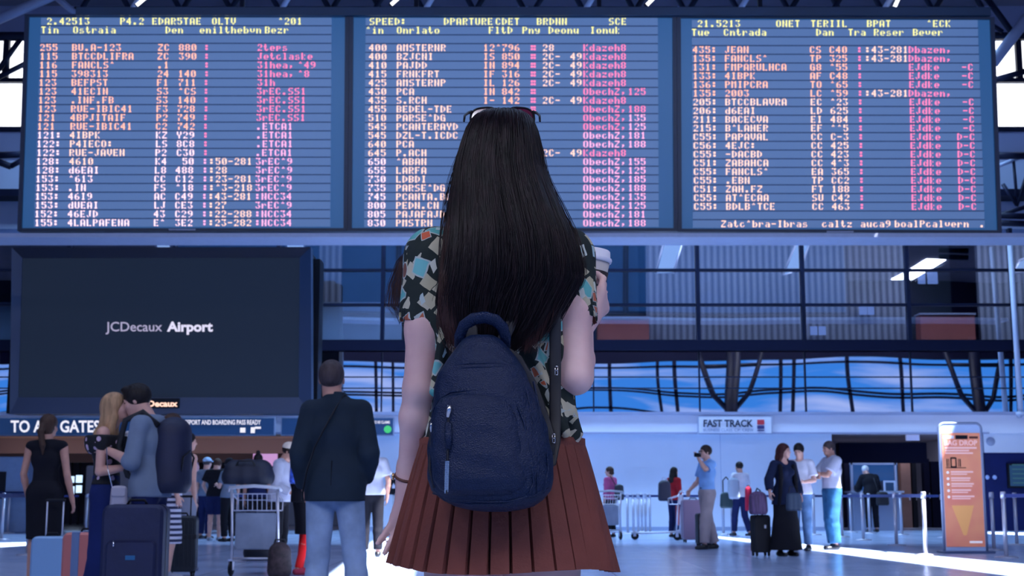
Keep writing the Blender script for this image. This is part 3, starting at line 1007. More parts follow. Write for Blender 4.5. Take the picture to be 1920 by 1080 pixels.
# soffits step down over the passage
struct(MB().box(-HX, xl, 39.5, 39.9, zf_b - .45, zf_b).go('trim_10', mat('soffit_brown', (.20, .12, .11), .6)))
struct(MB().box(-HX, xl, 43.0, 43.3, zf_b - .62, zf_b).go('trim_11', mat('soffit_brown', (.20, .12, .11), .6)))
DLN = ['first round downlight from the left edge over the gate passage', 'downlight over the kiosk at the left edge, nearer than the first', 'downlight above the shoulder of the woman in the black dress', 'downlight above the woman with the dark bun',
       'nearest downlight above the group by the trolley', 'deep downlight above the person in the black cap', 'deep downlight left of the pinkish monitor', 'deep downlight above the person in black T-shirt', 'deepest downlight above the bare-shouldered woman', 'deepest downlight right of the pinkish monitor']
for i, (px, Y) in enumerate(((20, 42), (45, 40.6), (130, 42), (345, 41), (415, 41.5), (430, 44), (470, 44), (390, 44), (360, 45), (500, 45.5))):
    p = P(px, 850, Y)
    r = thing('downlight', DLN[i], 'light', (p.x, Y, zf_b - .02), group='downlights over the gate passage')
    MB().lathe([(.001, -.03), (.12, -.03), (.14, 0), (.001, 0)], n=12).go('lens', M_downlight, r)
    MB().lathe([(.14, -.035), (.17, -.035), (.17, 0), (.14, 0)], n=12).go('ring', M_alu, r)
# lit monitors and windows in the depth of the passage
for (x0, x1, y0_, y1_, Y, colr, st_, lab) in (
        (474, 520, 850, 874, 42, (.55, .30, .62), .9, 'pinkish lit information monitor above the luggage trolley'),
        (128, 139, 893, 905, 45, (.5, .72, 1), 1.5, 'small bright screen at far left, upper left of four'),
        (142, 154, 891, 905, 45, (.5, .72, 1), 1.5, 'small bright screen at far left, upper right of four'),
        (128, 139, 912, 926, 45, (.5, .72, 1), 1.5, 'small bright screen at far left, lower left of four'),
        (142, 153, 910, 924, 45, (.5, .72, 1), 1.5, 'small bright screen at far left, lower right of four'),
        (430, 460, 867, 874, 45, (.5, .62, .95), 1.1, 'narrow bluish lit counter screen far behind the trolley'),
        (352, 372, 858, 872, 44, (.10, .09, .22), 1, 'dim violet monitor behind the woman with the dark bun')):
    c = P((x0 + x1) / 2, y1_, Y)
    r = thing('monitor', lab, 'monitor', tuple(c))
    w = P(x1, y1_, Y).x - P(x0, y1_, Y).x
    h = P(x0, y0_, Y).z - c.z
    MB().box(-w / 2, w / 2, 0, .06, 0, h).go('screen', emis('monitor_%d' % int(x0), colr, st_), r)
    MB().box(-w / 2 - .005, w / 2 + .005, .01, .06, -.005, h + .005).go('housing', M_black, r)
    if c.z > 1.3:
        MB().box(-.03, .03, .03, .07, h, zf_b - c.z - .02).go('hanger', M_black, r)
    else:
        MB().box(-.03, .03, .03, .07, -c.z, 0).go('stand', M_black, r)
# passport control kiosks in the passage
for (x0, x1, top, Y, lab) in ((-40, 52, 856, 34.5, 'grey blue check kiosk at the far left edge'), (160, 250, 872, 42, 'dim grey passport kiosk behind the kissing couple'),
                              (385, 450, 878, 43, 'dim grey passport kiosk behind the people in black'), (520, 690, 868, 43, 'pale counter behind the man in the dark jacket')):
    c = G((x0 + x1) / 2, 931 + .9 * FPX / Y)
    a, b_ = P(x0, 900, Y).x, P(x1, 900, Y).x
    h = P(x0, top, Y).z
    r = thing('check_kiosk', lab, 'kiosk', ((a + b_) / 2, Y, 0))
    w = (b_ - a) / 2
    MB().rbox(-w, w, 0, 1.0, 0, h, .08).go('body', M_kiosk, r)
    MB().box(-w * .45, -w * .05 + .1, -.03, 0, h * .45, h * .8).go('panel', M_black, r)
    MB().box(-w - .03, w + .03, -.06, 1.03, h * .52, h * .52 + .04).go('ledge', M_navy, r)

# ================================================================ COUNTER HALL ON THE RIGHT
xr0, xr1 = xw(1562), xw(1846)
YB = 41.5
struct(MB().box(xr0, xr1, YW, 44, zf_b - .02, zf_b + .1).go('ceiling_counter', mat('counter_ceiling', (.30, .24, .26), .6)))
struct(MB().box(xr0 - .2, xr0, YW + .3, 44, 0, zf_b).box(xr1, xr1 + .2, YW + .2, 44, 0, zf_b).go('wall_counter_sides', mat('counter_side', (.28, .27, .33), .6)))
struct(MB().box(xr0, xr1, 43.8, 44, 0, zf_b).go('wall_counter_back', mat('counter_back', (.17, .20, .30), .7, noise=.25, nscale=.6)))
a, b_ = P(1574, 868, 38.2), P(1737, 830, 38.2)
struct(MB().box(a.x, b_.x, 38.2, 38.6, a.z, b_.z).go('trim_12', M_navy_dark))
area('counter_light', ((xr0 + xr1) / 2, 40.2, zf_b - .1), ((xr0 + xr1) / 2, 41, 0), 3, 1.5, 34, (.8, .82, 1))
for (x0, x1, y0_, y1_, m_, lab, kind) in (
        (1585, 1600, 868, 985, M_navy_dark, 'dark cabinet post beside the counter glass, left end', 'cabinet'),
        (1691, 1709, 868, 985, mat('brown_door_leaf', (.22, .12, .10), .5, noise=.2, nscale=2), 'brown wooden door leaf behind the counter glass', 'door'),
        (1735, 1745, 860, 975, M_navy_dark, 'dark blue upright post right of the counter', 'post'),
        (1748, 1766, 865, 985, M_navy_dark, 'dark glazed cabinet just left of the orange stand', 'cabinet'),
        (1712, 1720, 868, 985, M_black, 'black upright cabinet between brown door and pale column', 'cabinet')):
    c = P((x0 + x1) / 2, 931, 40.5)
    w = P(x1, 931, 40.5).x - c.x
    h = P(x0, y0_, 40.5).z
    r = thing({'door': 'door_leaf', 'post': 'post', 'cabinet': 'tall_cabinet'}[kind], lab, kind, (c.x, 40.5, 0))
    MB().box(-w, w, 0, .3, 0, h).go('body', m_, r)
    MB().box(w * .5, w * .7, -.03, 0, h * .42, h * .5).go('handle', M_alu, r)
cc = P(1650, 931, 36.9)
r = thing('service_counter', 'pale grey service counter with glass screen that the white-haired person leans on', 'counter', (cc.x, 36.9, 0))
w0, w1 = P(1600, 931, 36.9).x - cc.x, P(1690, 931, 36.9).x - cc.x
MB().box(w0, w1, 0, .7, 0, 1.0).go('front', mat('counter_front', (.20, .23, .34), .5), r)
MB().box(w0 - .05, w1 + .05, -.12, .8, 1.0, 1.05).go('counter_top', mat('counter_top', (.34, .36, .46), .35), r)
MB().box(w0, w1, .3, .32, 1.05, 1.75).go('glass_screen', M_glass_clear, r)
MB().box(w0 + .02, w0 + .08, .27, .35, 1.05, 1.8).box(w1 - .08, w1 - .02, .27, .35, 1.05, 1.8).box(w0, w1, .27, .35, 1.75, 1.8).go('screen_frame', M_alu, r)
pn = MB().box(-.0 + .10, .42, -.03, .0, .98, 1.32).go('notice_frame', mat('notice_grey', (.55, .62, .80), .5), r)
MB().box(.15, .37, -.04, -.03, 1.03, 1.27).go('notice', mat('notice_navy', (.01, .05, .12), .5), pn)
c = P(1712, 818, 37.4)
r = thing('hanging_sign', 'small blank pale sign hanging under the fascia by the counters', 'sign', tuple(P(1712, 826, 37.2)))
w = .18
MB().box(-w, w, 0, .08, 0, .16).go('face', mat('hang_sign', (.5, .55, .8), .4, emit=.2, ergb=(.5, .55, .8)), r)
MB().box(-.02, .02, .03, .05, .16, zf_b - P(1712, 826, 37.2).z - .03).go('hanger', M_alu, r)
# screen on the navy wall at the right edge
c = P(1912, 915, YW - .2)
r = thing('wall_monitor', 'dark monitor with faint lines on the navy wall at right edge', 'monitor', tuple(c))
w = P(1932, 900, YW - .2).x - c.x
h = P(1912, 869, YW - .2).z - c.z
MB().box(-w, w, 0, .09, 0, h).go('housing', M_black, r)
MB().box(-w + .05, w - .05, -.005, 0, .05, h - .05).go('screen', mat('monitor_dim', (.01, .02, .05), .2, emit=1, ergb=(.010, .035, .07)), r)
ln = MB()
for k in range(5):
    ln.box(-w + .12, w - .15, -.009, -.006, .12 + k * .12, .15 + k * .12)
ln.go('screen_lines', emis('dim_lines', (.03, .09, .14), 1), r)
c = P(1858, 895, YW - .12)
r = thing('wall_switches', 'two small pale fittings on the navy wall right of the orange stand', 'switch', tuple(c))
for x in (-.1, .1):
    MB().lathe([(.001, .03), (.05, .03), (.06, 0), (.001, 0)], (x, 0, 0), 12, Matrix.Rotation(PI / 2, 3, 'X')).go('button', mat('pale_fitting', (.35, .45, .75), .4), r, True)
# ================================================================ SMOOTH BODY MODELLER
# A body or garment is a list of tapered limbs and ellipsoids melted together and skinned as one surface.
def V3(*a):
    return np.array(a, float)


class Blob:
    def __init__(s, k=0.02):
        s.p = []
        s.k = k

    def cap(s, a, b, ra, rb, sc=(1, 1, 1), k=None, op='add', fa=False, fb=False):
        s.p.append(('cap', np.array(a, float), np.array(b, float), ra, rb, np.array(sc, float), k, op, fa, fb))
        return s

    def chain(s, pts, rs, sc=(1, 1, 1), k=None, op='add', fa=False, fb=False):
        n = len(pts) - 1
        for i in range(n):
            s.cap(pts[i], pts[i + 1], rs[i], rs[i + 1], sc, k, op, fa and i == 0, fb and i == n - 1)
        return s

    def ell(s, c, r, R=None, k=None, op='add'):
        s.p.append(('ell', np.array(c, float), np.array(r, float), np.eye(3) if R is None else np.array(R, float), k, op))
        return s

    def plane(s, c, n, k=0.0):
        """cut away everything on the side n points to"""
        n = np.array(n, float)
        s.p.append(('pl', np.array(c, float), n / np.linalg.norm(n), k))
        return s

    def mesh(s, h=0.01, smooth=1, shell=0.0):
        lo, hi = V3(9, 9, 9) * 9, -V3(9, 9, 9) * 9
        for q in s.p:
            if q[0] == 'cap' and q[7] == 'add':
                m = max(q[3], q[4]) * max(q[5].max(), 1)
                lo = np.minimum(lo, np.minimum(q[1], q[2]) - m)
                hi = np.maximum(hi, np.maximum(q[1], q[2]) + m)
            if q[0] == 'ell' and q[5] == 'add':
                m = q[2].max()
                lo = np.minimum(lo, q[1] - m)
                hi = np.maximum(hi, q[1] + m)
        lo = lo - 3 * h - s.k * .6
        hi = hi + 3 * h + s.k * .6
        N = np.ceil((hi - lo) / h).astype(int) + 1
        ax = [lo[i] + h * np.arange(N[i]) for i in range(3)]
        F = np.full(N, 0.3, np.float32)

        def sub(c0, c1):
            i0 = np.maximum(((c0 - lo) / h).astype(int), 0)
            i1 = np.minimum(((c1 - lo) / h).astype(int) + 2, N)
            return i0, i1
        for q in s.p:
            kk = None
            if q[0] == 'cap':
                _, a, b, ra, rb, sc, kk, op, fa, fb = q
                kk = s.k if kk is None else kk
                m = max(ra, rb) * max(sc.max(), 1) + kk + 2 * h
                i0, i1 = sub(np.minimum(a, b) - m, np.maximum(a, b) + m)
            elif q[0] == 'ell':
                _, c, r, R, kk, op = q
                kk = s.k if kk is None else kk
                m = r.max() + kk + 2 * h
                i0, i1 = sub(c - m, c + m)
            else:
                _, c, n, kk = q
                i0, i1 = np.zeros(3, int), N
                op = 'cut'
            if (i1 <= i0).any():
                continue
            sl_ = tuple(slice(i0[i], i1[i]) for i in range(3))
            X, Y, Z = np.meshgrid(ax[0][sl_[0]], ax[1][sl_[1]], ax[2][sl_[2]], indexing='ij')
            if q[0] == 'cap':
                A, Bv = a / sc, b / sc
                ba = Bv - A
                L2 = max(float(ba @ ba), 1e-9)
                px, py, pz = X / sc[0] - A[0], Y / sc[1] - A[1], Z / sc[2] - A[2]
                tt = (px * ba[0] + py * ba[1] + pz * ba[2]) / L2
                t_ = np.clip(tt, 0, 1)
                d = np.sqrt((px - ba[0] * t_) ** 2 + (py - ba[1] * t_) ** 2 + (pz - ba[2] * t_) ** 2) - (ra + (rb - ra) * t_)
                d *= min(sc.min(), 1.0) if sc.min() < 1 else 1.0
                L = math.sqrt(L2)
                if fa:
                    d = np.maximum(d, -tt * L)
                if fb:
                    d = np.maximum(d, (tt - 1) * L)
            elif q[0] == 'ell':
                dx, dy, dz = X - c[0], Y - c[1], Z - c[2]
                u = (dx * R[0][0] + dy * R[1][0] + dz * R[2][0]) / r[0]
                v = (dx * R[0][1] + dy * R[1][1] + dz * R[2][1]) / r[1]
                w = (dx * R[0][2] + dy * R[1][2] + dz * R[2][2]) / r[2]
                n0 = np.sqrt(u * u + v * v + w * w) + 1e-9
                n1 = np.sqrt((u / r[0]) ** 2 + (v / r[1]) ** 2 + (w / r[2]) ** 2) + 1e-9
                d = n0 * (n0 - 1) / n1
            else:
                d = (X - c[0]) * n[0] + (Y - c[1]) * n[1] + (Z - c[2]) * n[2]
            f = F[sl_]
            if op == 'add':
                if kk > 1e-6:
                    hh = np.maximum(kk - np.abs(f - d), 0) / kk
                    F[sl_] = np.minimum(f, d) - hh * hh * kk * .25
                else:
                    F[sl_] = np.minimum(f, d)
            else:
                g = -d if op == 'sub' else d
                if kk > 1e-6:
                    hh = np.maximum(kk - np.abs(f - g), 0) / kk
                    F[sl_] = np.maximum(f, g) + hh * hh * kk * .25
                else:
                    F[sl_] = np.maximum(f, g)
        return nets(F, lo, h, smooth)


def nets(F, lo, h, smooth):
    """surface nets"""
    ins = F < 0
    n0, n1, n2 = F.shape
    c = np.zeros((n0 - 1, n1 - 1, n2 - 1), np.int8)
    for i in (0, 1):
        for j in (0, 1):
            for k in (0, 1):
                c += ins[i:n0 - 1 + i, j:n1 - 1 + j, k:n2 - 1 + k]
    act = (c > 0) & (c < 8)
    idx = np.full(act.shape, -1, np.int64)
    I = np.argwhere(act)
    idx[act] = np.arange(len(I))
    acc = np.zeros((len(I), 3))
    cnt = np.zeros(len(I))
    cor = [(i, j, k) for i in (0, 1) for j in (0, 1) for k in (0, 1)]
    val = {q: F[I[:, 0] + q[0], I[:, 1] + q[1], I[:, 2] + q[2]].astype(float) for q in cor}
    for a in cor:
        for d in range(3):
            if a[d] == 0:
                b = list(a)
                b[d] = 1
                b = tuple(b)
                va, vb = val[a], val[b]
                m = (va < 0) != (vb < 0)
                t_ = np.where(m, va / np.where(m, va - vb, 1), 0)
                p = np.tile(np.array(a, float), (len(I), 1))
                p[:, d] = t_
                acc[m] += p[m]
                cnt[m] += 1
    V = lo + h * (I + acc / cnt[:, None])
    faces = []
    for d in range(3):
        e1, e2 = (d + 1) % 3, (d + 2) % 3
        sl0 = [slice(None)] * 3
        sl1 = [slice(None)] * 3
        sl0[d] = slice(0, -1)
        sl1[d] = slice(1, None)
        A, B_ = ins[tuple(sl0)], ins[tuple(sl1)]
        E = np.argwhere(A != B_)
        E = E[(E[:, e1] > 0) & (E[:, e2] > 0) & (E[:, e1] < F.shape[e1] - 1) & (E[:, e2] < F.shape[e2] - 1)]
        if len(E) == 0:
            continue
        o1 = np.zeros(3, int)
        o1[e1] = 1
        o2 = np.zeros(3, int)
        o2[e2] = 1
        q = [idx[tuple((E - x).T)] for x in (o1 + o2, o2, 0 * o1, o1)]
        Q = np.stack(q, 1)
        fl = ~A[tuple(E.T)]
        Q[fl] = Q[fl][:, ::-1]
        faces.append(Q)
    Q = np.concatenate(faces)
    for _ in range(smooth):
        S = np.zeros_like(V)
        n = np.zeros(len(V))
        for a, b in ((0, 1), (1, 2), (2, 3), (3, 0)):
            np.add.at(S, Q[:, a], V[Q[:, b]])
            np.add.at(S, Q[:, b], V[Q[:, a]])
            np.add.at(n, Q[:, a], 1)
            np.add.at(n, Q[:, b], 1)
        V = V * .45 + .55 * S / n[:, None]
    return V, Q


def quick_mesh(name, V, Q, m, parent=None, scale=1.0):
    me = bpy.data.meshes.new(name)
    V = np.ascontiguousarray(V * scale, np.float32)
    Q = np.ascontiguousarray(Q, np.int32)
    me.vertices.add(len(V))
    me.vertices.foreach_set('co', V.ravel())
    me.loops.add(Q.size)
    me.loops.foreach_set('vertex_index', Q.ravel())
    me.polygons.add(len(Q))
    me.polygons.foreach_set('loop_start', np.arange(0, Q.size, Q.shape[1], dtype=np.int32))
    me.polygons.foreach_set('loop_total', np.full(len(Q), Q.shape[1], dtype=np.int32))
    me.polygons.foreach_set('use_smooth', np.ones(len(Q), bool))
    me.update(calc_edges=True)
    me.validate()
    me.materials.append(m)
    o = bpy.data.objects.new(name, me)
    C.objects.link(o)
    if parent:
        o.parent = parent
    return o


def nrmz(v):
    v = np.array(v, float)
    return v / max(np.linalg.norm(v), 1e-9)


def rot_to(yaw, pitch, roll=0.0):
    """head rotation: local y = forward, z = up. yaw>0 turns to the person's left (+x is right)"""
    R = Matrix.Rotation(yaw, 3, 'Z') @ Matrix.Rotation(pitch, 3, 'X') @ Matrix.Rotation(roll, 3, 'Y')
    return np.array(R)


# ---- materials of people
SKIN = mat('skin_fair', (0.62, 0.34, 0.28), 0.5, noise=.06, nscale=14)
SKIN2 = mat('skin_tan', (0.50, 0.25, 0.19), 0.5, noise=.06, nscale=14)


def cloth(name, rgb, rough=.85, noise=.12, bump=.25):
    return mat('cloth_' + name, rgb, rough, noise=noise, nscale=5, bump=bump, bscale=9, spec=.18)


def hairm(name, rgb):
    return mat('hair_' + name, rgb, .5, spec=.22, noise=.35, nscale=30, bump=.5, bscale=60, stretch=(1, 1, .12))


M_eye = mat('eye_dark', (.01, .01, .012), .15)
M_brow = mat('brow_dark', (.03, .018, .014), .7)

STD = dict(
    pel=V3(0, 0, .96), waist=V3(0, .005, 1.10), chest=V3(0, -.005, 1.30), neck=V3(0, -.015, 1.475), head=V3(0, .02, 1.635),
    hl=V3(-.088, 0, .93), kl=V3(-.10, .015, .50), al=V3(-.105, -.02, .085),
    hr=V3(.088, 0, .93), kr=V3(.10, .015, .50), ar=V3(.105, -.02, .085),
    sl=V3(-.178, -.012, 1.425), el=V3(-.225, -.035, 1.135), wl=V3(-.235, .03, .885),
    sr=V3(.178, -.012, 1.425), er=V3(.225, -.035, 1.135), wr=V3(.235, .03, .885),
    fl=V3(0, 1, 0), fr=V3(0, 1, 0))


def hand(B, w, d, pn, th, curl=.35, sc=1.0, spread=.06, curls=None, fd=None):
    """w wrist, d along the hand, pn the way the palm faces, th side of the thumb"""
    d = nrmz(d)
    th = nrmz(np.array(th, float) - d * np.dot(th, d))
    pn = nrmz(np.cross(d, th)) * (1 if np.dot(np.cross(d, th), pn) > 0 else -1)
    for o_ in (-.028, -.010, .010, .027):
        B.cap(w + d * .012 * sc, w + d * .085 * sc + th * o_ * sc, .016 * sc, .0125 * sc, k=.012)
    B.cap(w - d * .02, w + d * .03 * sc, .0235 * sc, .022 * sc, k=.015)
    L = [(.029, .078), (.010, .086), (-.010, .080), (-.028, .062)]
    for i, (o_, ln) in enumerate(L):
        cu = curls[i] if curls else curl * (1 + .12 * i)
        b0 = w + (d * .086 + th * o_) * sc
        dd = nrmz((d if fd is None else nrmz(fd)) + th * (o_ / .028) * spread)
        ang = cu * .5
        p = b0
        rr = .0088 * sc
        for j, fr in enumerate((.46, .30, .24)):
            v = dd * math.cos(ang) + pn * math.sin(ang)
            e = p + v * ln * fr * sc
            B.cap(p, e, rr, rr * .92, k=.003)
            p = e
            rr *= .92
            ang += cu
    t0 = w + (d * .022 + th * .022 + pn * .006) * sc
    t1 = t0 + (d * .026 + th * .026 + pn * .012) * sc
    t2 = t1 + nrmz(d * .8 + th * .45 + pn * curl * .9) * .032 * sc
    t3 = t2 + nrmz(d * 1.0 + th * .10 + pn * curl * 1.3) * .026 * sc
    B.chain([t0, t1, t2, t3], [.014 * sc, .0125 * sc, .0105 * sc, .0088 * sc], k=.006)


def head_blob(B, c, R, female=False, ks=1.0):
    T = lambda x, y, z: c + R @ (V3(x, y, z) * ks)
    E = lambda p, r, k=.02, op='add': B.ell(T(*p), V3(*r) * ks, R, k, op)
    E((0, -.012, .030), (.074, .094, .088))
    E((0, .028, -.030), (.060, .062, .075), .03)
    E((0, .052, -.085), (.036, .032, .030), .03)
    E((0, .076, .018), (.052, .020, .016), .015)       # brow ridge
    E((-.040, .062, -.030), (.022, .020, .020), .02)
    E((.040, .062, -.030), (.022, .020, .020), .02)
    E((-.030, .092, .002), (.014, .012, .010), .008, 'sub')
    E((.030, .092, .002), (.014, .012, .010), .008, 'sub')
    B.chain([T(0, .086, .008), T(0, .108, -.026), T(0, .100, -.034)], [.008 * ks, .0105 * ks, .010 * ks], k=.008)
    E((0, .086, -.056), (.023, .012, .006), .006)
    E((0, .084, -.067), (.020, .012, .006), .006)
    E((0, .090, -.0615), (.020, .008, .0018), .003, 'sub')
    for sx in (-1, 1):
        E((sx * .077, -.008, -.010), (.008, .018, .030), .006)
    B.cap(T(0, -.028, -.055), T(0, -.035, -.10), .054 * ks, .052 * ks, k=.03)


def face_parts(root, c, R, s, ks=1.0, brow=None, glasses=None):
    T = lambda x, y, z: c + R @ (V3(x, y, z) * ks)
    e = MB()
    for sx in (-1, 1):
        vs, n = [], 8
        cc = T(sx * .030, .081, .002)
        rings = [[Vector(cc + R @ V3(math.sin(a) * math.cos(b) * .0115, math.cos(a) * .008, math.sin(a) * math.sin(b) * .006) * ks) for b in [2 * PI * j / n for j in range(n)]] for a in (.15, .9, 1.6, 2.4)]
        e.rings(rings, True, True)
    e.v = [tuple(np.array(v) * s) for v in e.v]
    e.go('eyes', M_eye, root, True)
    b = MB()
    for sx in (-1, 1):
        b.tube([T(sx * .014, .094, .020) * s, T(sx * .031, .095, .026) * s, T(sx * .048, .083, .021) * s], [.003 * ks, .0036 * ks, .002 * ks], 6)
    b.go('eyebrows', brow or M_brow, root, True)
    if glasses:
        g = MB()
        for sx in (-1, 1):
            g.lathe([(.001, -.001), (.021, -.001), (.021, .001), (.001, .001)], T(sx * .031, .102, .0) * s, 12, Matrix(R.tolist()) @ Matrix.Rotation(PI / 2, 3, 'X'))
            g.tube([T(sx * .05, .100, .004) * s, T(sx * .078, .06, .008) * s, T(sx * .08, -.01, .004) * s], .0022, 6)
        g.cyl(T(-.01, .104, .004) * s, T(.01, .104, .004) * s, .002)
        g.go('glasses', glasses, root, True)


def person(label, loc, rot, H=1.75, J=None, skin=SKIN, female=False, h=.012, top=None, bottom=None, hair=None, shoes=None,
           hy=0.0, hp=0.0, hroll=0.0, hands=None, group=None, glasses=None, build=1.0, name='person', extras=None, face=True, hat=None):
    """rot = heading; 0 walks away from the camera (+Y). All joints are given for a 1.75 m figure."""
    J = {**STD, **{k: np.array(v, float) for k, v in (J or {}).items()}}
    s = H / 1.75
    root = thing(name, label, 'person', loc, rot, group)
    R = rot_to(hy, hp, hroll)
    bw = build
    fm = .93 if female else 1.0
    B = Blob(.022)
    # trunk
    def trunk(B, g=0.0, k=.03, neckin=True):
        w_ = .86 if female else 1.0
        B.cap(J['pel'] + V3(-.055, 0, -.01), J['pel'] + V3(.055, 0, -.01), .105 * bw * (1.06 if female else 1) + g, .105 * bw * (1.06 if female else 1) + g, (1, .92, 1), k)
        B.cap(J['pel'], J['waist'], .125 * bw + g, .112 * bw * w_ + g, (1.12, .84, 1), k)
        B.cap(J['waist'], J['chest'], .112 * bw * w_ + g, .125 * bw * w_ + g, (1.18, .84, 1), k)
        sh = (J['sl'] + J['sr']) / 2
        B.cap(J['chest'] + V3(-.055, 0, 0), J['chest'] + V3(.055, 0, 0), .105 * bw * w_ + g, .105 * bw * w_ + g, (1, .92, 1), k)
        B.cap(J['chest'], sh - V3(0, 0, .035), .125 * bw * w_ + g, .085 + g, (1.2, .82, 1), k)
        B.chain([J['sl'] * .93 + sh * .07, sh + V3(0, -.012, .012), J['sr'] * .93 + sh * .07], [.052 * fm + g, .062 * fm + g, .052 * fm + g], k=k)
        if female:
            for sx in (-1, 1):
                B.ell(J['chest'] + V3(sx * .068, .085 + g * .5, .005), V3(.055, .05, .055) + g * .4, None, .03)
        if neckin:
            B.cap(sh + V3(0, 0, .03), J['neck'] + V3(0, 0, .03), .06 * fm + g, .052 * fm + g, k=.03)

    def arm(B, c, g=0.0, part=1.0, flat=False, loose=0.0):
        a, e, w = J['s' + c], J['e' + c], J['w' + c]
        g2 = g + loose
        if part <= .5:
            t_ = part / .5
            m = a + (e - a) * t_
            B.cap(a, m, .050 * fm * bw + g, (.050 + (.038 - .050) * t_) * fm * bw + g2, k=.02, fb=flat)
        else:
            t_ = (part - .5) / .5
            m = e + (w - e) * t_
            B.cap(a, e, .050 * fm * bw + g, .038 * fm * bw + g2, k=.02)
            mid = e + (w - e) * min(.3, t_)
            B.cap(e, mid, .038 * fm * bw + g2, .040 * fm * bw + g2, k=.01)
            if t_ > .3:
                B.cap(mid, m, .040 * fm * bw + g2, (.040 + (.026 - .040) * t_) * fm + g2, k=.01, fb=flat)
            else:
                B.cap(e, m, .038 * fm * bw + g2, .038 * fm * bw + g2, k=.01, fb=flat)

    def leg(B, c, g=0.0, to=1.0, flat=False, flare=0.0, kg=0.0):
        a, e, w = J['h' + c], J['k' + c], J['a' + c]
        if to <= .5:
            t_ = to / .5
            m = a + (e - a) * t_
            B.cap(a, m, .088 * bw + g, .088 + (.056 - .088) * t_ + g + kg, k=.025, fb=flat)
        else:
            t_ = (to - .5) / .5
            B.cap(a, e, .088 * bw + g, .056 + g + kg, k=.025)
            mid = e + (w - e) * .3
            B.cap(e, mid, .054 + g + kg, .054 + g + kg, k=.02)
            m = e + (w - e) * t_
            B.cap(mid, m, .054 + g + kg, .037 + g + kg + flare, k=.02, fb=flat)

    trunk(B)
    arm(B, 'l')
    arm(B, 'r')
    for c in 'lr':
        leg(B, c)
        B.cap(J['a' + c] + V3(0, -.01, -.03), J['a' + c] + J['f' + c] * .13 + V3(0, 0, -.062), .034, .022, (1, 1, .9), .02)
    sh = (J['sl'] + J['sr']) / 2
    B.cap(sh + V3(0, 0, .02), J['neck'] + V3(0, 0, .035), .062 * fm, .052 * fm, k=.03)
    B.cap(J['neck'] + V3(0, 0, .02), J['head'] + R @ V3(0, -.025, -.07), .054 * fm, .054 * fm, k=.02)
    head_blob(B, J['head'], R, female)
    hands = hands or {}
    for c, sx in (('l', -1), ('r', 1)):
        hd = hands.get(c, {})
        w, e = J['w' + c], J['e' + c]
        d = nrmz(hd.get('d', w - e))
        pn = hd.get('pn', V3(-sx, 0, 0))
        th = hd.get('th', V3(0, 1, 0))
        hand(B, w, d, pn, th, hd.get('curl', .4), fm, .10)
    Vb, Qb = B.mesh(h, 1)
    quick_mesh('body', Vb, Qb, skin, root, s)
    if face:
        face_parts(root, J['head'], R, s, 1.0, None, glasses)
    # ---- shoes
    if shoes:
        for c in 'lr':
            S = Blob(.015)
            a = J['a' + c]
            f = nrmz(J['f' + c])
            S.cap(a + f * -.03 + V3(0, 0, -.045), a + f * .15 + V3(0, 0, -.055), .045, .036, (1, 1, .9), .02)
            S.cap(a + V3(0, 0, 0.0), a + f * .02 + V3(0, 0, -.045), .045, .045, k=.02, fa=True)
            S.plane((0, 0, a[2] - .083), (0, 0, -1))
            V_, Q_ = S.mesh(h * .9, 1)
            quick_mesh('shoe', V_, Q_, shoes, root, s)
    # ---- bottoms
    if bottom:
        g = bottom.get('g', .012)
        Bt = Blob(.02)
        kind = bottom['kind']
        ztop = bottom.get('z', 1.06)
        if kind in ('trousers', 'shorts'):
            Bt.cap(J['pel'] + V3(-.05, 0, -.02), J['pel'] + V3(.05, 0, -.02), .108 * bw + g, .108 * bw + g, (1, .92, 1), .03)
            Bt.cap(J['pel'], J['waist'], .126 * bw + g, .115 * bw + g, (1.12, .84, 1), .03)
            for c in 'lr':
                leg(Bt, c, g + .004, bottom.get('to', .97 if kind == 'trousers' else .42), True, bottom.get('flare', .01), bottom.get('kg', .006))
        else:                                                # skirt or lower half of a dress
            Bt.cap(J['pel'] + V3(-.055, 0, -.01), J['pel'] + V3(.055, 0, -.01), .112 * bw + g, .112 * bw + g, (1, .95, 1), .03)
            zh_ = bottom.get('hem', .5)
            mid = (J['kl'] + J['kr']) / 2
            ank = (J['al'] + J['ar']) / 2
            if zh_ > .5:
                t_ = (.96 - zh_) / .46
                e_ = J['pel'] + (mid - J['pel']) * t_
                Bt.cap(J['pel'], e_ - V3(0, 0, .12), .128 * bw + g, bottom.get('r', .16) + .015, (1.15, .88, 1), .03)
            else:
                t_ = (.5 - zh_) / .42
                e_ = mid + (ank - mid) * t_
                rm = (.135 + bottom.get('r', .2)) / 2
                Bt.cap(J['pel'], mid, .128 * bw + g, rm, (1.15, .88, 1), .03)
                Bt.cap(mid, e_ - V3(0, 0, .15), rm, bottom.get('r', .2) + .02, (1.15, .9, 1), .03)
            for c in 'lr':
                leg(Bt, c, g + .012, .44)
            Bt.cap(J['pel'], J['waist'], .128 * bw + g, .112 * bw * (.86 if female else 1) + g, (1.12, .84, 1), .03)
        Bt.plane((0, 0, ztop), (0, 0, 1))
        if kind == 'skirt':
            Bt.plane((0, 0, bottom.get('hem', .5)), (0, 0, -1))
        V_, Q_ = Bt.mesh(h, 1)
        o = quick_mesh({'trousers': 'trousers', 'shorts': 'shorts'}.get(kind, 'skirt'), V_, Q_, bottom['m'], root, s)
        if bottom.get('belt'):
            K = Blob(.02)
            K.cap(J['pel'], J['waist'], .13 * bw + g, .118 * bw + g, (1.13, .86, 1), .03)
            K.plane((0, 0, ztop + .005), (0, 0, 1))
            K.plane((0, 0, ztop - .03), (0, 0, -1))
            V_, Q_ = K.mesh(h, 0)
            quick_mesh('belt', V_, Q_, bottom['belt'], root, s)
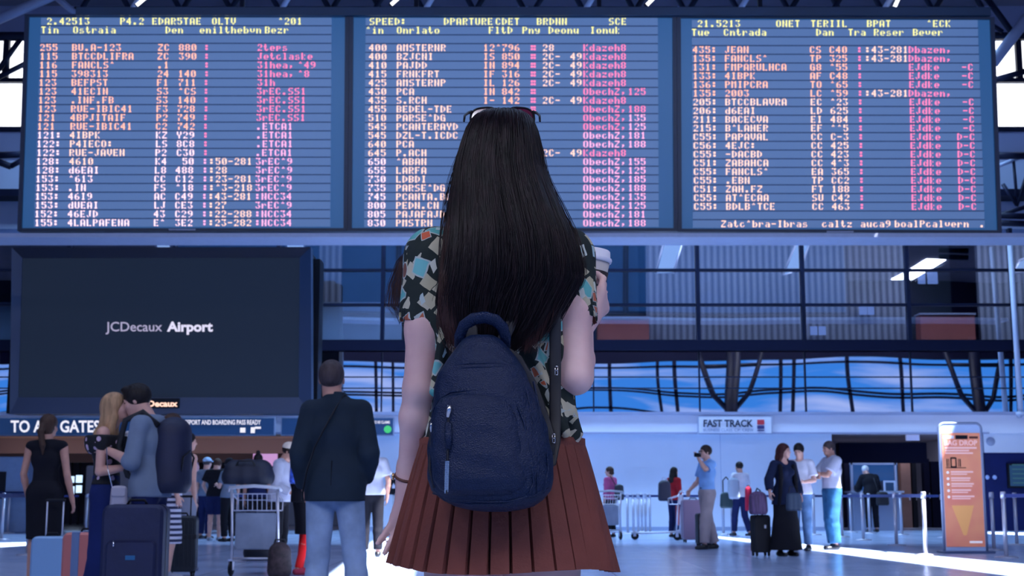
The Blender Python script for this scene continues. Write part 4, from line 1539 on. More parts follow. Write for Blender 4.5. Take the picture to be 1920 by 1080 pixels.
    # ---- tops
    if top:
        g = top.get('g', .014)
        Tt = Blob(.02)
        trunk(Tt, g, .035, top.get('collar', False))
        sl_ = top.get('sleeve', .3)
        for c in 'lr':
            if sl_ > 0:
                arm(Tt, c, g, sl_, True, top.get('loose', .008))
        hem = top.get('hem', .90)
        if hem < .96:
            g3 = g + .012
            Tt.cap(J['pel'] + V3(-.05, 0, 0), J['pel'] + V3(.05, 0, 0), .108 * bw + g3 + .008, .108 * bw + g3 + .008, (1, .95, 1), .03)
            Tt.cap(J['pel'] + V3(0, 0, .06), J['pel'] + V3(0, 0, hem - J['pel'][2] - .12), .126 * bw + g3, top.get('r', .140) * bw + g3, (1.16, .94, 1), .03)
        if top.get('hood'):
            Tt.chain([J['neck'] + V3(-.07, -.03, .0), J['neck'] + V3(0, -.10, -.02), J['neck'] + V3(.07, -.03, 0)], [.035, .05, .035], k=.02)
        if top.get('collar') == 'shirt':
            Tt.cap(J['neck'] + V3(0, -.005, -.02), J['neck'] + V3(0, .0, .03), .068, .064, k=.02, fb=True)
        nz = top.get('neck', 1.50)
        Tt.ell(J['neck'] + V3(0, .05, .03 if not top.get('collar') else .05), V3(.07, .075, top.get('nd', .05)), None, .01, 'sub')
        Tt.plane((0, 0, nz + (.03 if top.get('collar') else 0)), (0, 0, 1))
        Tt.plane((0, 0, hem), (0, 0, -1))
        V_, Q_ = Tt.mesh(h, 1)
        quick_mesh(top.get('name', 'shirt'), V_, Q_, top['m'], root, s)
    # ---- hair
    if hair:
        m = hair['m']
        k = hair['kind']
        c = J['head']
        T = lambda x, y, z: c + R @ V3(x, y, z)
        Hh = Blob(.02)
        g = hair.get('g', .012)
        Hh.ell(T(0, -.014, .034), V3(.076 + g, .095 + g, .088 + g), R)
        Hh.ell(T(0, .075, -.045), V3(.075, .070, .085), R, .012, 'sub')
        if k in ('short', 'bald'):
            n_ = R @ V3(0, .25, -1)
            Hh.plane(T(0, -.03, -.045 if k == 'short' else -.02), n_, .01)
            if hair.get('quiff'):
                Hh.ell(T(0, .055, .105), V3(.055, .045, .028), R, .02)
        else:
            Hh.ell(T(0, -.045, -.03), V3(.075, .065, .085), R, .02)
            Hh.ell(T(0, .085, -.045), V3(.066, .080, .095), R, .012, 'sub')
            if k == 'bob':
                pass
            if k == 'bun':
                Hh.ell(T(0, hair.get('by', -.12), hair.get('bz', .02)), V3(.042, .04, .042), R, .008)
            if k == 'ponytail':
                Hh.chain([T(0, -.11, .01), T(0, -.15, -.06), c + V3(0, -.15, -.20), c + V3(0, -.13, -.30)], [.028, .034, .030, .010], k=.012)
            if k == 'long':
                L = hair.get('len', .35)
                for sx in (-1, 1):
                    Hh.chain([T(sx * .065, -.01, 0), T(sx * .082, -.015, -.08), c + V3(sx * .10, -.02 + hair.get('fw', 0), -.20), c + V3(sx * .105, -.01 + hair.get('fw', 0), -L)], [.028, .03, .034, .014], k=.02)
                Hh.chain([T(0, -.07, 0), T(0, -.085, -.10), c + V3(0, -.11, -.22), c + V3(0, -.11, -L)], [.06, .06, .06, .03], (1.25, .9, 1), k=.03)
        V_, Q_ = Hh.mesh(h * .9, 1)
        quick_mesh('hair', V_, Q_, m, root, s)
    if hat:
        c = J['head']
        T = lambda x, y, z: c + R @ V3(x, y, z)
        Hh = Blob(.012)
        Hh.ell(T(0, -.012, .045), V3(.092, .112, .090), R)
        Hh.plane(T(0, 0, .038), R @ V3(0, .1, -1))
        V_, Q_ = Hh.mesh(h * .9, 1)
        ho = quick_mesh('hat', V_, Q_, hat['m'], root, s)
        if hat.get('brim', True):
            Hh = Blob(.01)
            Hh.ell(T(0, .09, .040), V3(.070, .085, .012), R)
            V_, Q_ = Hh.mesh(h * .8, 1)
            quick_mesh('brim', V_, Q_, hat.get('bm', hat['m']), ho, s)
    if extras:
        extras(root, J, s)
    return root
# ================================================================ THE WOMAN IN FRONT
HL = Vector(((942 - 960) / 948.0, 2.70, 0.0))
hero = thing('person', 'large woman seen from behind with very long dark hair, patterned blouse and rust pleated skirt', 'person', tuple(HL))


def HP(px, py, y=0.0):
    v = P(px, py, HL.y + y) - HL
    return np.array(v)


M_hskin = bpy.data.materials.new('skin_young')
M_hskin.use_nodes = True
b = M_hskin.node_tree.nodes['Principled BSDF']
b.inputs['Base Color'].default_value = (.80, .52, .48, 1)
b.inputs['Roughness'].default_value = .48
b.inputs['Subsurface Weight'].default_value = .12
b.inputs['Subsurface Radius'].default_value = (.02, .008, .005)
t = M_hskin.node_tree
tc = t.nodes.new('ShaderNodeTexCoord')
n = t.nodes.new('ShaderNodeTexNoise')
n.inputs['Scale'].default_value = 14
n.inputs['Detail'].default_value = 5
r_ = t.nodes.new('ShaderNodeValToRGB')
r_.color_ramp.elements[0].position = .3
r_.color_ramp.elements[1].position = .7
r_.color_ramp.elements[0].color = (.64, .39, .38, 1)
r_.color_ramp.elements[1].color = (.76, .50, .47, 1)
t.links.new(tc.outputs['Object'], n.inputs['Vector'])
t.links.new(n.outputs[0], r_.inputs[0])
t.links.new(r_.outputs[0], b.inputs['Base Color'])

S_l, S_r = V3(-.140, -.005, 1.375), V3(.128, -.005, 1.375)
E_l, E_r = HP(786, 728, -.03), HP(1078, 706, -.085)
W_l = HP(765, 897, .045)
W_r = HP(1093, 609, .10)
Hd = V3(0, .03, 1.552)
Bd = Blob(.02)
Bd.cap((-.055, 0, .90), (.055, 0, .90), .100, .100, (1, .95, 1), .03)
Bd.cap((0, 0, .90), (0, 0, 1.06), .115, .098, (1.12, .82, 1), .03)
Bd.cap((0, 0, 1.06), (0, 0, 1.25), .098, .110, (1.15, .82, 1), .03)
Bd.cap((0, 0, 1.25), (0, 0, 1.33), .108, .085, (1.2, .80, 1), .03)
Bd.chain([S_l * V3(.92, 1, 1), V3(0, -.012, 1.385), S_r * V3(.92, 1, 1)], [.042, .052, .042], k=.03)
Bd.cap((0, -.01, 1.38), (0, 0, 1.44), .055, .048, k=.03)
head_blob(Bd, Hd, rot_to(0, .10), True, .95)
Bd.chain([S_l, S_l * .45 + E_l * .55, E_l], [.046, .038, .0305], k=.02)
Bd.chain([E_l, E_l * .68 + W_l * .32, W_l], [.0300, .0305, .0205], k=.015)
Bd.chain([S_r, S_r * .5 + E_r * .5 + V3(0, -.005, 0), E_r], [.046, .0385, .034], k=.02)
Bd.chain([E_r, E_r * .7 + W_r * .3, W_r], [.034, .033, .0215], k=.012)
for sx in (-1, 1):
    Bd.chain([(sx * .078, 0, .89), (sx * .078, .005, .68), (sx * .075, .01, .49)], [.082, .070, .050], k=.02)
    Bd.chain([(sx * .075, .01, .49), (sx * .078, -.012, .36), (sx * .075, -.02, .09)], [.048, .052, .032], k=.02)
    Bd.cap((sx * .075, -.03, .05), (sx * .085, .12, .03), .030, .022, k=.02)
hand(Bd, W_l, V3(.0, .10, -1), V3(0, -1, 0), V3(1, 0, .02), .22, .95, .20, [.10, .16, .26, .30], V3(-.42, .10, -.9))
hand(Bd, W_r, V3(.55, .46, .72), V3(-.8, .7, 0), V3(0, -.55, .8), .80, .95, .05)
V_, Q_ = Bd.mesh(.0045, 2)
quick_mesh('body', V_, Q_, M_hskin, hero)
face_parts(hero, Hd, rot_to(0, .10), 1.0, .95)

# ---- blouse: dark cotton printed with teal, cream and small orange shapes
M_blouse = bpy.data.materials.new('printed_cotton')
M_blouse.use_nodes = True
t = M_blouse.node_tree
b = t.nodes['Principled BSDF']
b.inputs['Roughness'].default_value = .8
b.inputs['Specular IOR Level'].default_value = .2
tc = t.nodes.new('ShaderNodeTexCoord')
no = t.nodes.new('ShaderNodeTexNoise')
no.inputs['Scale'].default_value = 16
vm = t.nodes.new('ShaderNodeVectorMath')
vm.operation = 'MULTIPLY_ADD'
vm.inputs[1].default_value = (.018, .018, .018)
t.links.new(tc.outputs['Object'], no.inputs['Vector'])
t.links.new(no.outputs['Color'], vm.inputs[0])
t.links.new(tc.outputs['Object'], vm.inputs[2])


def layer(prev, scale, rad, metric, colA, colB, keep, loc, rim=True, rot=.6, stretch=(1, 1, 1)):
    mp = t.nodes.new('ShaderNodeMapping')
    mp.inputs['Location'].default_value = loc
    mp.inputs['Rotation'].default_value = (.2, rot, .3)
    mp.inputs['Scale'].default_value = stretch
    t.links.new(vm.outputs[0], mp.inputs[0])
    vo = t.nodes.new('ShaderNodeTexVoronoi')
    vo.distance = metric
    vo.inputs['Scale'].default_value = scale
    vo.inputs['Randomness'].default_value = .75
    t.links.new(mp.outputs[0], vo.inputs['Vector'])
    lt = t.nodes.new('ShaderNodeMath')
    lt.operation = 'LESS_THAN'
    lt.inputs[1].default_value = rad
    t.links.new(vo.outputs['Distance'], lt.inputs[0])
    sp = t.nodes.new('ShaderNodeSeparateColor')
    t.links.new(vo.outputs['Color'], sp.inputs[0])
    kp = t.nodes.new('ShaderNodeMath')
    kp.operation = 'LESS_THAN'
    kp.inputs[1].default_value = keep
    t.links.new(sp.outputs[0], kp.inputs[0])
    mu = t.nodes.new('ShaderNodeMath')
    mu.operation = 'MULTIPLY'
    t.links.new(lt.outputs[0], mu.inputs[0])
    t.links.new(kp.outputs[0], mu.inputs[1])
    cm = t.nodes.new('ShaderNodeMix')
    cm.data_type = 'RGBA'
    cm.inputs[6].default_value = (*colA, 1)
    cm.inputs[7].default_value = (*colB, 1)
    t.links.new(sp.outputs[1], cm.inputs[0])
    col = cm.outputs[2]
    if rim:                       # pale outline inside every shape
        gt = t.nodes.new('ShaderNodeMath')
        gt.operation = 'GREATER_THAN'
        gt.inputs[1].default_value = rad * .84
        t.links.new(vo.outputs['Distance'], gt.inputs[0])
        c2 = t.nodes.new('ShaderNodeMix')
        c2.data_type = 'RGBA'
        t.links.new(gt.outputs[0], c2.inputs[0])
        t.links.new(col, c2.inputs[6])
        c2.inputs[7].default_value = (.42, .46, .44, 1)
        col = c2.outputs[2]
    mx = t.nodes.new('ShaderNodeMix')
    mx.data_type = 'RGBA'
    t.links.new(mu.outputs[0], mx.inputs[0])
    t.links.new(prev, mx.inputs[6])
    t.links.new(col, mx.inputs[7])
    return mx.outputs[2]


base = t.nodes.new('ShaderNodeRGB')
base.outputs[0].default_value = (.020, .027, .026, 1)
c_ = base.outputs[0]
c_ = layer(c_, 31, .40, 'CHEBYCHEV', (.46, .40, .26), (.50, .46, .36), .60, (3, 1, 2), False, .9)
c_ = layer(c_, 30, .34, 'EUCLIDEAN', (.16, .06, .05), (.20, .09, .07), .30, (7, 4, 1), True, .2, (1, 1, .6))
c_ = layer(c_, 17.5, .50, 'MANHATTAN', (.10, .37, .36), (.17, .46, .46), .72, (1, 5, 9), True, .35)
c_ = layer(c_, 34, .34, 'CHEBYCHEV', (.60, .10, .04), (.50, .14, .08), .22, (9, 2, 5), True, .3)
c_ = layer(c_, 48, .26, 'CHEBYCHEV', (.62, .60, .50), (.34, .50, .56), .30, (2, 8, 3), False, .5, (1, 1, .5))
t.links.new(c_, b.inputs['Base Color'])
nb = t.nodes.new('ShaderNodeTexNoise')
nb.inputs['Scale'].default_value = 9
nb.inputs['Detail'].default_value = 3
t.links.new(tc.outputs['Object'], nb.inputs['Vector'])
bp = t.nodes.new('ShaderNodeBump')
bp.inputs['Strength'].default_value = .5
bp.inputs['Distance'].default_value = .03
t.links.new(nb.outputs[0], bp.inputs['Height'])
t.links.new(bp.outputs[0], b.inputs['Normal'])

Sh = Blob(.02)
Sh.cap((0, 0, .985), (0, 0, 1.07), .146, .118, (1.14, .82, 1), .03)
Sh.cap((0, 0, 1.07), (0, -.004, 1.16), .118, .112, (1.16, .86, 1), .03)
Sh.cap((0, -.004, 1.16), (0, 0, 1.27), .112, .125, (1.16, .86, 1), .03)
Sh.cap((0, 0, 1.25), (0, 0, 1.335), .122, .098, (1.22, .84, 1), .03)
Sh.chain([S_l * V3(.92, 1, 1), V3(0, -.014, 1.388), S_r * V3(.92, 1, 1)], [.054, .062, .054], k=.03)
for sx in (-1, 1):
    Sh.ell((sx * .065, .09, 1.26), (.055, .05, .055), None, .03)
hl_ = HP(785, 612, -.012)
hr_ = HP(1079, 607, -.045)
Sh.chain([S_l + V3(-.002, 0, 0), hl_ + V3(0.005, 0, 0)], [.056, .046], k=.025, fb=True)
Sh.chain([S_r + V3(.002, 0, 0), hr_], [.056, .0445], k=.025, fb=True)
# soft folds running down from the shoulder blades
for (a, b_) in (((-.10, -.100, 1.30), (-.13, -.075, 1.10)), ((.10, -.105, 1.28), (.125, -.085, 1.06)), ((.05, -.108, 1.2), (.12, -.10, 1.02)), ((.115, -.09, 1.12), (.145, -.06, 1.02))):
    Sh.cap(a, b_, .008, .011, k=.022)
Sh.ell((0, .04, 1.46), (.07, .07, .06), None, .01, 'sub')
Sh.plane((0, 0, 1.455), (0, 0, 1))
Sh.plane((0, 0, .992), (0, 0, -1))
# open the sleeves and hollow the inside a little at their hems
for S_, h_, r_ in ((S_l, hl_, .036), (S_r, hr_, .037)):
    d_ = nrmz(h_ - S_)
    Sh.cap(h_ - d_ * .02, h_ + d_ * .05, r_ + .003, r_ + .004, op='sub', k=.003)
V_, Q_ = Sh.mesh(.005, 1)
quick_mesh('blouse', V_, Q_, M_blouse, hero)

# ---- pleated skirt
M_skirt = mat('rust_suede', (.155, .036, .025), .8, noise=.22, nscale=7, bump=.12, bscale=120)
zb_, zt_ = .764, 1.003
NP, SUB = 34, 12
rings = []
for j in range(22):
    v = j / 21.0
    z = zt_ + (zb_ - zt_) * v
    a_ = .160 + (.2195 - .160) * v ** .92
    b_ = .126 + (.178 - .126) * v ** .9
    ring = []
    for i in range(NP * SUB):
        th = 2 * PI * i / (NP * SUB)
        f = (i % SUB) / SUB
        # knife pleat: a slow rise and a sharp tuck
        amp = .0035 + .0095 * v
        off = amp * ((.25 + .45 * f) if f < .91 else -1.0)
        sway = .004 * v * math.sin(th * 5 + .6) + .003 * v * math.sin(th * 11)
        rr = 1.0
        zz = z - (.006 * math.sin(th * 3 + 1) + .004 * math.cos(th)) * v
        ring.append(((a_ + off + sway) * math.cos(th), (b_ + off + sway) * math.sin(th), zz))
    rings.append(ring)
inner = [[(x * .985, y * .985, z) for (x, y, z) in r] for r in rings[::-1]]
sk = MB().rings(rings + inner)
so_ = sk.go('skirt', M_skirt, hero, False)
fix_normals(so_)
wb_ = MB()
wr = []
for (z, g) in ((.992, .002), (1.000, .0035), (1.012, .003), (1.014, -.004)):
    wr.append([((.160 + g) * math.cos(2 * PI * i / 64), (.126 + g) * math.sin(2 * PI * i / 64), z) for i in range(64)])
wb_.rings(wr)
wo = wb_.go('waistband', M_skirt, so_, True)
for sx in (-1, 1):
    Z = Blob(.012)
    Z.cap((sx * .075, -.045, .035), (sx * .085, .13, .030), .040, .032, (1, 1, .9), .02)
    Z.plane((0, 0, .002), (0, 0, -1))
    V_, Q_ = Z.mesh(.007, 1)
    quick_mesh('shoe', V_, Q_, mat('shoe_dark', (.02, .015, .02), .4), hero)

# ---- hair: a solid fall with thousands of strands over it
M_hair = bpy.data.materials.new('long_dark_hair')
M_hair.use_nodes = True
b = M_hair.node_tree.nodes['Principled BSDF']
t = M_hair.node_tree
b.inputs['Roughness'].default_value = .42
b.inputs['Specular IOR Level'].default_value = .22
gi = t.nodes.new('ShaderNodeTexCoord')
mp = t.nodes.new('ShaderNodeMapping')
mp.inputs['Scale'].default_value = (90, 90, 1.5)
n = t.nodes.new('ShaderNodeTexNoise')
n.inputs['Scale'].default_value = 1.0
t.links.new(gi.outputs['Object'], mp.inputs[0])
t.links.new(mp.outputs[0], n.inputs['Vector'])
r_ = t.nodes.new('ShaderNodeValToRGB')
r_.color_ramp.elements[0].position = .35
r_.color_ramp.elements[1].position = .72
r_.color_ramp.elements[0].color = (.003, .002, .004, 1)
r_.color_ramp.elements[1].color = (.019, .009, .013, 1)
t.links.new(n.outputs[0], r_.inputs[0])
t.links.new(r_.outputs[0], b.inputs['Base Color'])
ROWS = [(205, 918, 962, .035, .03), (211, 900, 984, .065, .025), (222, 887, 996, .085, .02), (240, 876, 1004, .102, .018), (262, 868, 1010, .112, .015), (290, 860, 1016, .116, .010), (320, 853, 1021, .112, -.005),
        (350, 848, 1032, .095, -.030), (393, 842, 1052, .075, -.070), (435, 838, 1072, .062, -.095), (478, 834, 1084, .056, -.108), (521, 830, 1088, .052, -.115), (560, 826, 1064, .046, -.118),
        (600, 832, 1038, .038, -.122), (632, 846, 1008, .028, -.125), (658, 872, 975, .016, -.128)]


def hair_pt(v, th, off=0.0):
    """v runs down the rows, th round the section (th=-pi/2 faces the camera)"""
    v = min(max(v, 0), len(ROWS) - 1.001)
    i = int(v)
    f = v - i
    A_, B2 = ROWS[i], ROWS[i + 1]
    q = [A_[k] + (B2[k] - A_[k]) * f for k in range(5)]
    l, r = HP(q[1], q[0], q[4] - .03), HP(q[2], q[0], q[4] - .03)
    cx, a_ = (l[0] + r[0]) / 2, (r[0] - l[0]) / 2
    c_, s_ = math.cos(th), math.sin(th)
    ex = .82
    x = cx + (a_ + off) * abs(c_) ** ex * (1 if c_ > 0 else -1)
    y = q[4] + (q[3] + off) * abs(s_) ** ex * (1 if s_ > 0 else -1)
    return V3(x, y, l[2])


NR, NS = 60, 96
rings = []
for j in range(NR):
    v = (len(ROWS) - 1.001) * j / (NR - 1)
    ring = []
    for i in range(NS):
        th = 2 * PI * i / NS
        w = .0035 * math.sin(th * 17 + v * .8) + .003 * math.sin(th * 31 - v * 1.3) if v > 3 else .001 * math.sin(th * 17)
        ring.append(tuple(hair_pt(v, th, -.008 - .010 * max(0, (v - 9) / 6) + w)))
    rings.append(ring)
hv = MB().rings(rings, True, True)
# leave the face free: the front of the fall is pulled back behind it
hv.v = [(x, min(y, .052) if z < 1.60 else y, z) for (x, y, z) in hv.v]
hair_o = hv.go('hair', M_hair, hero, True)

sv, sf = [], []


def strand(pts, r0, r1):
    b0 = len(sv)
    n_ = len(pts)
    for i, p in enumerate(pts):
        r = r0 + (r1 - r0) * (i / (n_ - 1)) ** 2
        for k in range(3):
            a = 2 * PI * k / 3
            sv.append((p[0] + r * math.cos(a), p[1] + r * math.sin(a), p[2]))
    for i in range(n_ - 1):
        for k in range(3):
            k2 = (k + 1) % 3
            sf.append((b0 + i * 3 + k, b0 + i * 3 + k2, b0 + i * 3 + 3 + k2, b0 + i * 3 + 3 + k))


hr = random.Random(3)
for q_ in range(3600):
    th0 = hr.uniform(-PI * 1.02, .02) if hr.random() < .9 else hr.uniform(-PI, PI)
    v0 = hr.uniform(0, 6) if hr.random() < .75 else hr.uniform(4, 10)
    v1 = hr.uniform(11.5, 15.2)
    if v1 < v0 + 3:
        v1 = v0 + 3
    o0 = hr.uniform(-.004, .004)
    fl = hr.gauss(0, .008)
    ph, fr_ = hr.uniform(0, 6.28), hr.uniform(.5, 1.1)
    dth = hr.gauss(0, .10)
    am = hr.uniform(.001, .008)
    clump = .05 * math.sin(th0 * 19)
    pts = []
    n_ = 22
    for i in range(n_):
        f = i / (n_ - 1)
        v = v0 + (v1 - v0) * f
        low = max(0, (v - 9) / 6)
        th = th0 + (dth + clump * 2) * f
        p = hair_pt(v, th, o0 + fl * low)
        p[0] += am * math.sin(ph + v * fr_) * (.15 + low)
        p[1] += am * .6 * math.cos(ph + v * fr_) * (.15 + low)
        pts.append(p)
    strand(pts, hr.uniform(.0007, .0013), .0003)
# stray strands standing off the outline
for q_ in range(70):
    side = hr.choice((-PI + .0, 0.0))
    v0, v1 = hr.uniform(3, 8), hr.uniform(11, 14.5)
    off = hr.uniform(.004, .014)
    ph = hr.uniform(0, 6)
    pts = []
    for i in range(18):
        f = i / 17
        v = v0 + (v1 - v0) * f
        p = hair_pt(v, side + hr.gauss(0, .0), off * math.sin(PI * f) + .003 * math.sin(ph + f * 7))
        pts.append(p)
    strand(pts, .0006, .0003)
base_n = len(sv)
main_sv, main_sf = sv, sf
sv, sf = [], []
# lock blown forward over the left shoulder
for q_ in range(75):
    a = hr.gauss(0, 1)
    bb = hr.gauss(0, 1)
    ctrl = [HP(815 + a * 4, 440, -.01), HP(782 + a * 5, 456, .035), HP(757 + a * 6 + bb * 3, 490, .05), HP(746 + a * 7 + bb * 6, 535, .05), HP(745 + a * 8 + bb * 9, 575, .045), HP(754 + a * 7 + bb * 6, 600 + a * 14, .04)]
    pts = []
    for i in range(16):
        u = i / 15 * 4.999
        k = int(u)
        pts.append(ctrl[k] * (1 - (u - k)) + ctrl[k + 1] * (u - k))
    strand(pts, .0008, .0003)
# looser ends over the bag and the lower back, left and right
for q_ in range(420):
    left = hr.random() < .6
    bx, by = (842, 555) if left else (1010, 545)
    a, bb, e = hr.gauss(0, 1), hr.gauss(0, 1), hr.uniform(0, 1)
    ctrl = [HP(bx + a * 8 + (10 if left else -12), by - 90 - e * 60, -.12), HP(bx + a * 11 + bb * 5 + 3, by - 20 + e * 30, -.152), HP(bx + a * 11 + (4 if left else -6) + bb * 6, by + 50, -.155), HP(bx + a * 9 + (20 if left else -18) + bb * 7, by + 75 + e * 45, -.15)]
    pts = []
    for i in range(14):
        u = i / 13 * 2.999
        k = int(u)
        p = ctrl[k] * (1 - (u - k)) + ctrl[k + 1] * (u - k)
        p = p + V3(.003 * math.sin(u * 3 + bb * 5), 0, 0)
        pts.append(p)
    strand(pts, .0009, .0003)
loose = quick_mesh('loose_locks', np.array(sv), np.array(sf), hairm('reddish_brown', (.035, .013, .014)), hair_o)
loose['kind'] = 'stuff'
V_ = np.array(main_sv)
Q_ = np.array(main_sf)
st_o = quick_mesh('hair_strands', V_, Q_, M_hair, hair_o)
st_o['kind'] = 'stuff'

# ---- sunglasses pushed up on the head
sg = thing('sunglasses', 'black sunglasses pushed up on top of the long-haired woman\'s head', 'sunglasses', tuple(Vector(HP(942, 215, .06)) + HL))
gl0 = HP(942, 215, .06)
M_lens = mat('dark_lens', (.10, .01, .03), .05, spec=.8)
for sx in (-1, 1):
    cx = sx * .0375
    rim = []
    for k in range(22):
        a = 2 * PI * k / 22
        ca, sa = math.cos(a), math.sin(a)
        x = cx + .0285 * abs(ca) ** .7 * (1 if ca > 0 else -1)
        z = -.004 + .024 * abs(sa) ** .8 * (1 if sa > 0 else -1)
        rim.append(Vector((x * 1.0, -abs(x) * .15 + z * .35, z - abs(x) * .12)))
    rm = MB().tube(rim + [rim[0]], .0024, 6, False).go('rim', M_black, sg, True)
    MB().slab(rim, (0, .0015, 0)).go('lens', M_lens, rm)
    MB().tube([(sx * .064, -.008, .004), (sx * .071, -.02, -.002), (sx * .076, -.07, -.022), (sx * .076, -.11, -.045)], [.0035, .003, .0025, .002], 6).go('temple_arm', M_black, sg, True)
MB().tube([(-.012, 0, .002), (0, .004, .005), (.012, 0, .002)], .0026, 6).go('bridge', M_black, sg, True)

# ---- bracelet watch on the left wrist
w0 = W_l + nrmz(E_l - W_l) * .004
d_ = Vector(nrmz(E_l - W_l))
Rq = d_.to_track_quat('Z', 'Y').to_matrix()
br_ = thing('bracelet', 'thin brown bracelet with a gold disc on the left wrist of the long-haired woman', 'bracelet', tuple(Vector(w0) + HL))
MB().lathe([(.0252, -.0028), (.0275, -.0028), (.0275, .0028), (.0252, .0028), (.0252, -.0028)], (0, 0, 0), 28, Rq).go('strap', mat('brown_leather', (.12, .035, .02), .45), br_, True)
MB().lathe([(.001, 0), (.007, 0), (.007, .004), (.001, .005)], (-.0275, -.004, 0), 14, Matrix.Rotation(-PI / 2, 3, 'Y')).go('disc', mat('gold', (.7, .42, .2), .25, metal=1), br_, True)

# ---- paper cup in the right hand
cc = HP(1109, 480, .215)
tl_ = Matrix.Rotation(.13, 3, 'Y')
cup = thing('paper_cup', 'paper coffee cup with white lid in the right hand of the long-haired woman', 'cup', tuple(Vector(cc) + HL))
M_cup = mat('paper_white', (.50, .46, .46), .6)
M_lid = mat('lid_white', (.78, .76, .86), .4)
MB().lathe([(.001, -.118), (.030, -.118), (.031, -.115), (.0415, -.008), (.001, -.008)], n=32, R=tl_).go('cup_body', M_cup, cup, True)
MB().lathe([(.0335, -.095), (.0345, -.095), (.0412, -.034), (.0400, -.034)], n=32, R=tl_).go('sleeve', mat('dark_card', (.02, .012, .016), .7), cup, True)
MB().lathe([(.001, .012), (.034, .012), (.0375, .014), (.0395, .012), (.0415, -.002), (.0445, -.003), (.0455, -.006), (.0445, -.012), (.0425, -.013), (.001, -.010)], n=36, R=tl_).go('lid', M_lid, cup, True)

# ================================================================ NAVY LEATHER BACKPACK
M_leather = bpy.data.materials.new('navy_leather')
M_leather.use_nodes = True
t = M_leather.node_tree
b = t.nodes['Principled BSDF']
b.inputs['Base Color'].default_value = (.0010, .0090, .042, 1)
b.inputs['Roughness'].default_value = .46
b.inputs['Specular IOR Level'].default_value = .32
tc = t.nodes.new('ShaderNodeTexCoord')
vo = t.nodes.new('ShaderNodeTexVoronoi')
vo.inputs['Scale'].default_value = 420
no = t.nodes.new('ShaderNodeTexNoise')
no.inputs['Scale'].default_value = 14
no.inputs['Detail'].default_value = 3
ma = t.nodes.new('ShaderNodeMath')
ma.operation = 'MULTIPLY_ADD'
ma.inputs[1].default_value = 8.0
t.links.new(tc.outputs['Object'], vo.inputs['Vector'])
t.links.new(tc.outputs['Object'], no.inputs['Vector'])
t.links.new(no.outputs[0], ma.inputs[0])
t.links.new(vo.outputs['Distance'], ma.inputs[2])
bp = t.nodes.new('ShaderNodeBump')
bp.inputs['Strength'].default_value = .40
bp.inputs['Distance'].default_value = .0035
t.links.new(ma.outputs[0], bp.inputs['Height'])
t.links.new(bp.outputs[0], b.inputs['Normal'])
M_zip = mat('zip_metal', (.62, .60, .62), .25, metal=1)
M_webbing = mat('black_webbing', (.006, .006, .012), .6)

BPY = -.215
bp_loc = Vector(HP(920, 958, BPY)) + HL
pack = thing('backpack', 'navy blue leather backpack on the back of the long-haired woman', 'backpack', tuple(bp_loc))


def QB(px, py, y):
    return np.array(P(px, py, HL.y + y) - bp_loc)


BODY = [(630, 880, 926, .022), (636, 868, 938, .030), (648, 858, 950, .038), (671, 842, 968, .047), (700, 822, 987, .055), (748, 812, 1008, .062), (800, 807, 1024, .067), (849, 803, 1037, .070), (895, 801, 1038, .070),
        (920, 808, 1032, .067), (938, 830, 1018, .060), (950, 855, 1000, .050), (957, 885, 972, .036), (959.5, 908, 950, .020)]
POCK = [(737, 862, 925, .010), (740, 846, 938, .017), (747, 828, 952, .022), (762, 816, 964, .027), (800, 811, 976, .031), (850, 809, 986, .034), (900, 812, 992, .033), (918, 824, 985, .029), (928, 845, 968, .021), (932, 868, 945, .011)]


def prof(T_, py):
    py = min(max(py, T_[0][0]), T_[-1][0])
    for i in range(len(T_) - 1):
        if T_[i][0] <= py <= T_[i + 1][0]:
            f = (py - T_[i][0]) / (T_[i + 1][0] - T_[i][0])
            f2 = f
            return [T_[i][k] + (T_[i + 1][k] - T_[i][k]) * f2 for k in range(4)]


def sec(T_, yc, py, th, n=2.7, off=0.0):
    q = prof(T_, py)
    l, r = QB(q[1], py, yc), QB(q[2], py, yc)
    cx, a_ = (l[0] + r[0]) / 2, (r[0] - l[0]) / 2
    c_, s_ = math.cos(th), math.sin(th)
    e = 2 / n
    return V3(cx + (a_ + off) * abs(c_) ** e * (1 if c_ > 0 else -1), (yc - BPY) + (q[3] + off) * abs(s_) ** e * (1 if s_ > 0 else -1), l[2])


def loft(T_, yc, name, parent, nj=56, ni=64, wr=0.0):
    rings = []
    y0_, y1_ = T_[0][0], T_[-1][0]
    for j in range(nj):
        f = j / (nj - 1)
        f = .5 - .5 * math.cos(PI * f)
        py = y0_ + (y1_ - y0_) * f
        ring = []
        for i in range(ni):
            th = 2 * PI * i / ni
            w = wr * (math.sin(py * .05 + th * 3) + .7 * math.sin(py * .11 - th * 5 + 1)) * math.sin(PI * f)
            ring.append(tuple(sec(T_, yc, py, th, 2.7, w)))
        rings.append(ring)
    o = MB().rings(rings, True, True).go(name, M_leather, parent, True)
    fix_normals(o)
    return o


def front(T_, yc, px, py, off=0.0):
    """point of the camera-side surface of the bag under a pixel"""
    q = prof(T_, py)
    cx, a_ = (q[1] + q[2]) / 2, (q[2] - q[1]) / 2
    u = min(abs((px - cx) / a_), .999)
    y = yc - q[3] * (1 - u ** 2.7) ** (1 / 2.7) - off
    return QB(px, py, y)


loft(BODY, BPY, 'main_body', pack, 64, 72, .0016)
YP = BPY - .046
pocket = loft(POCK, YP, 'front_pocket', pack, 48, 64, .0010)
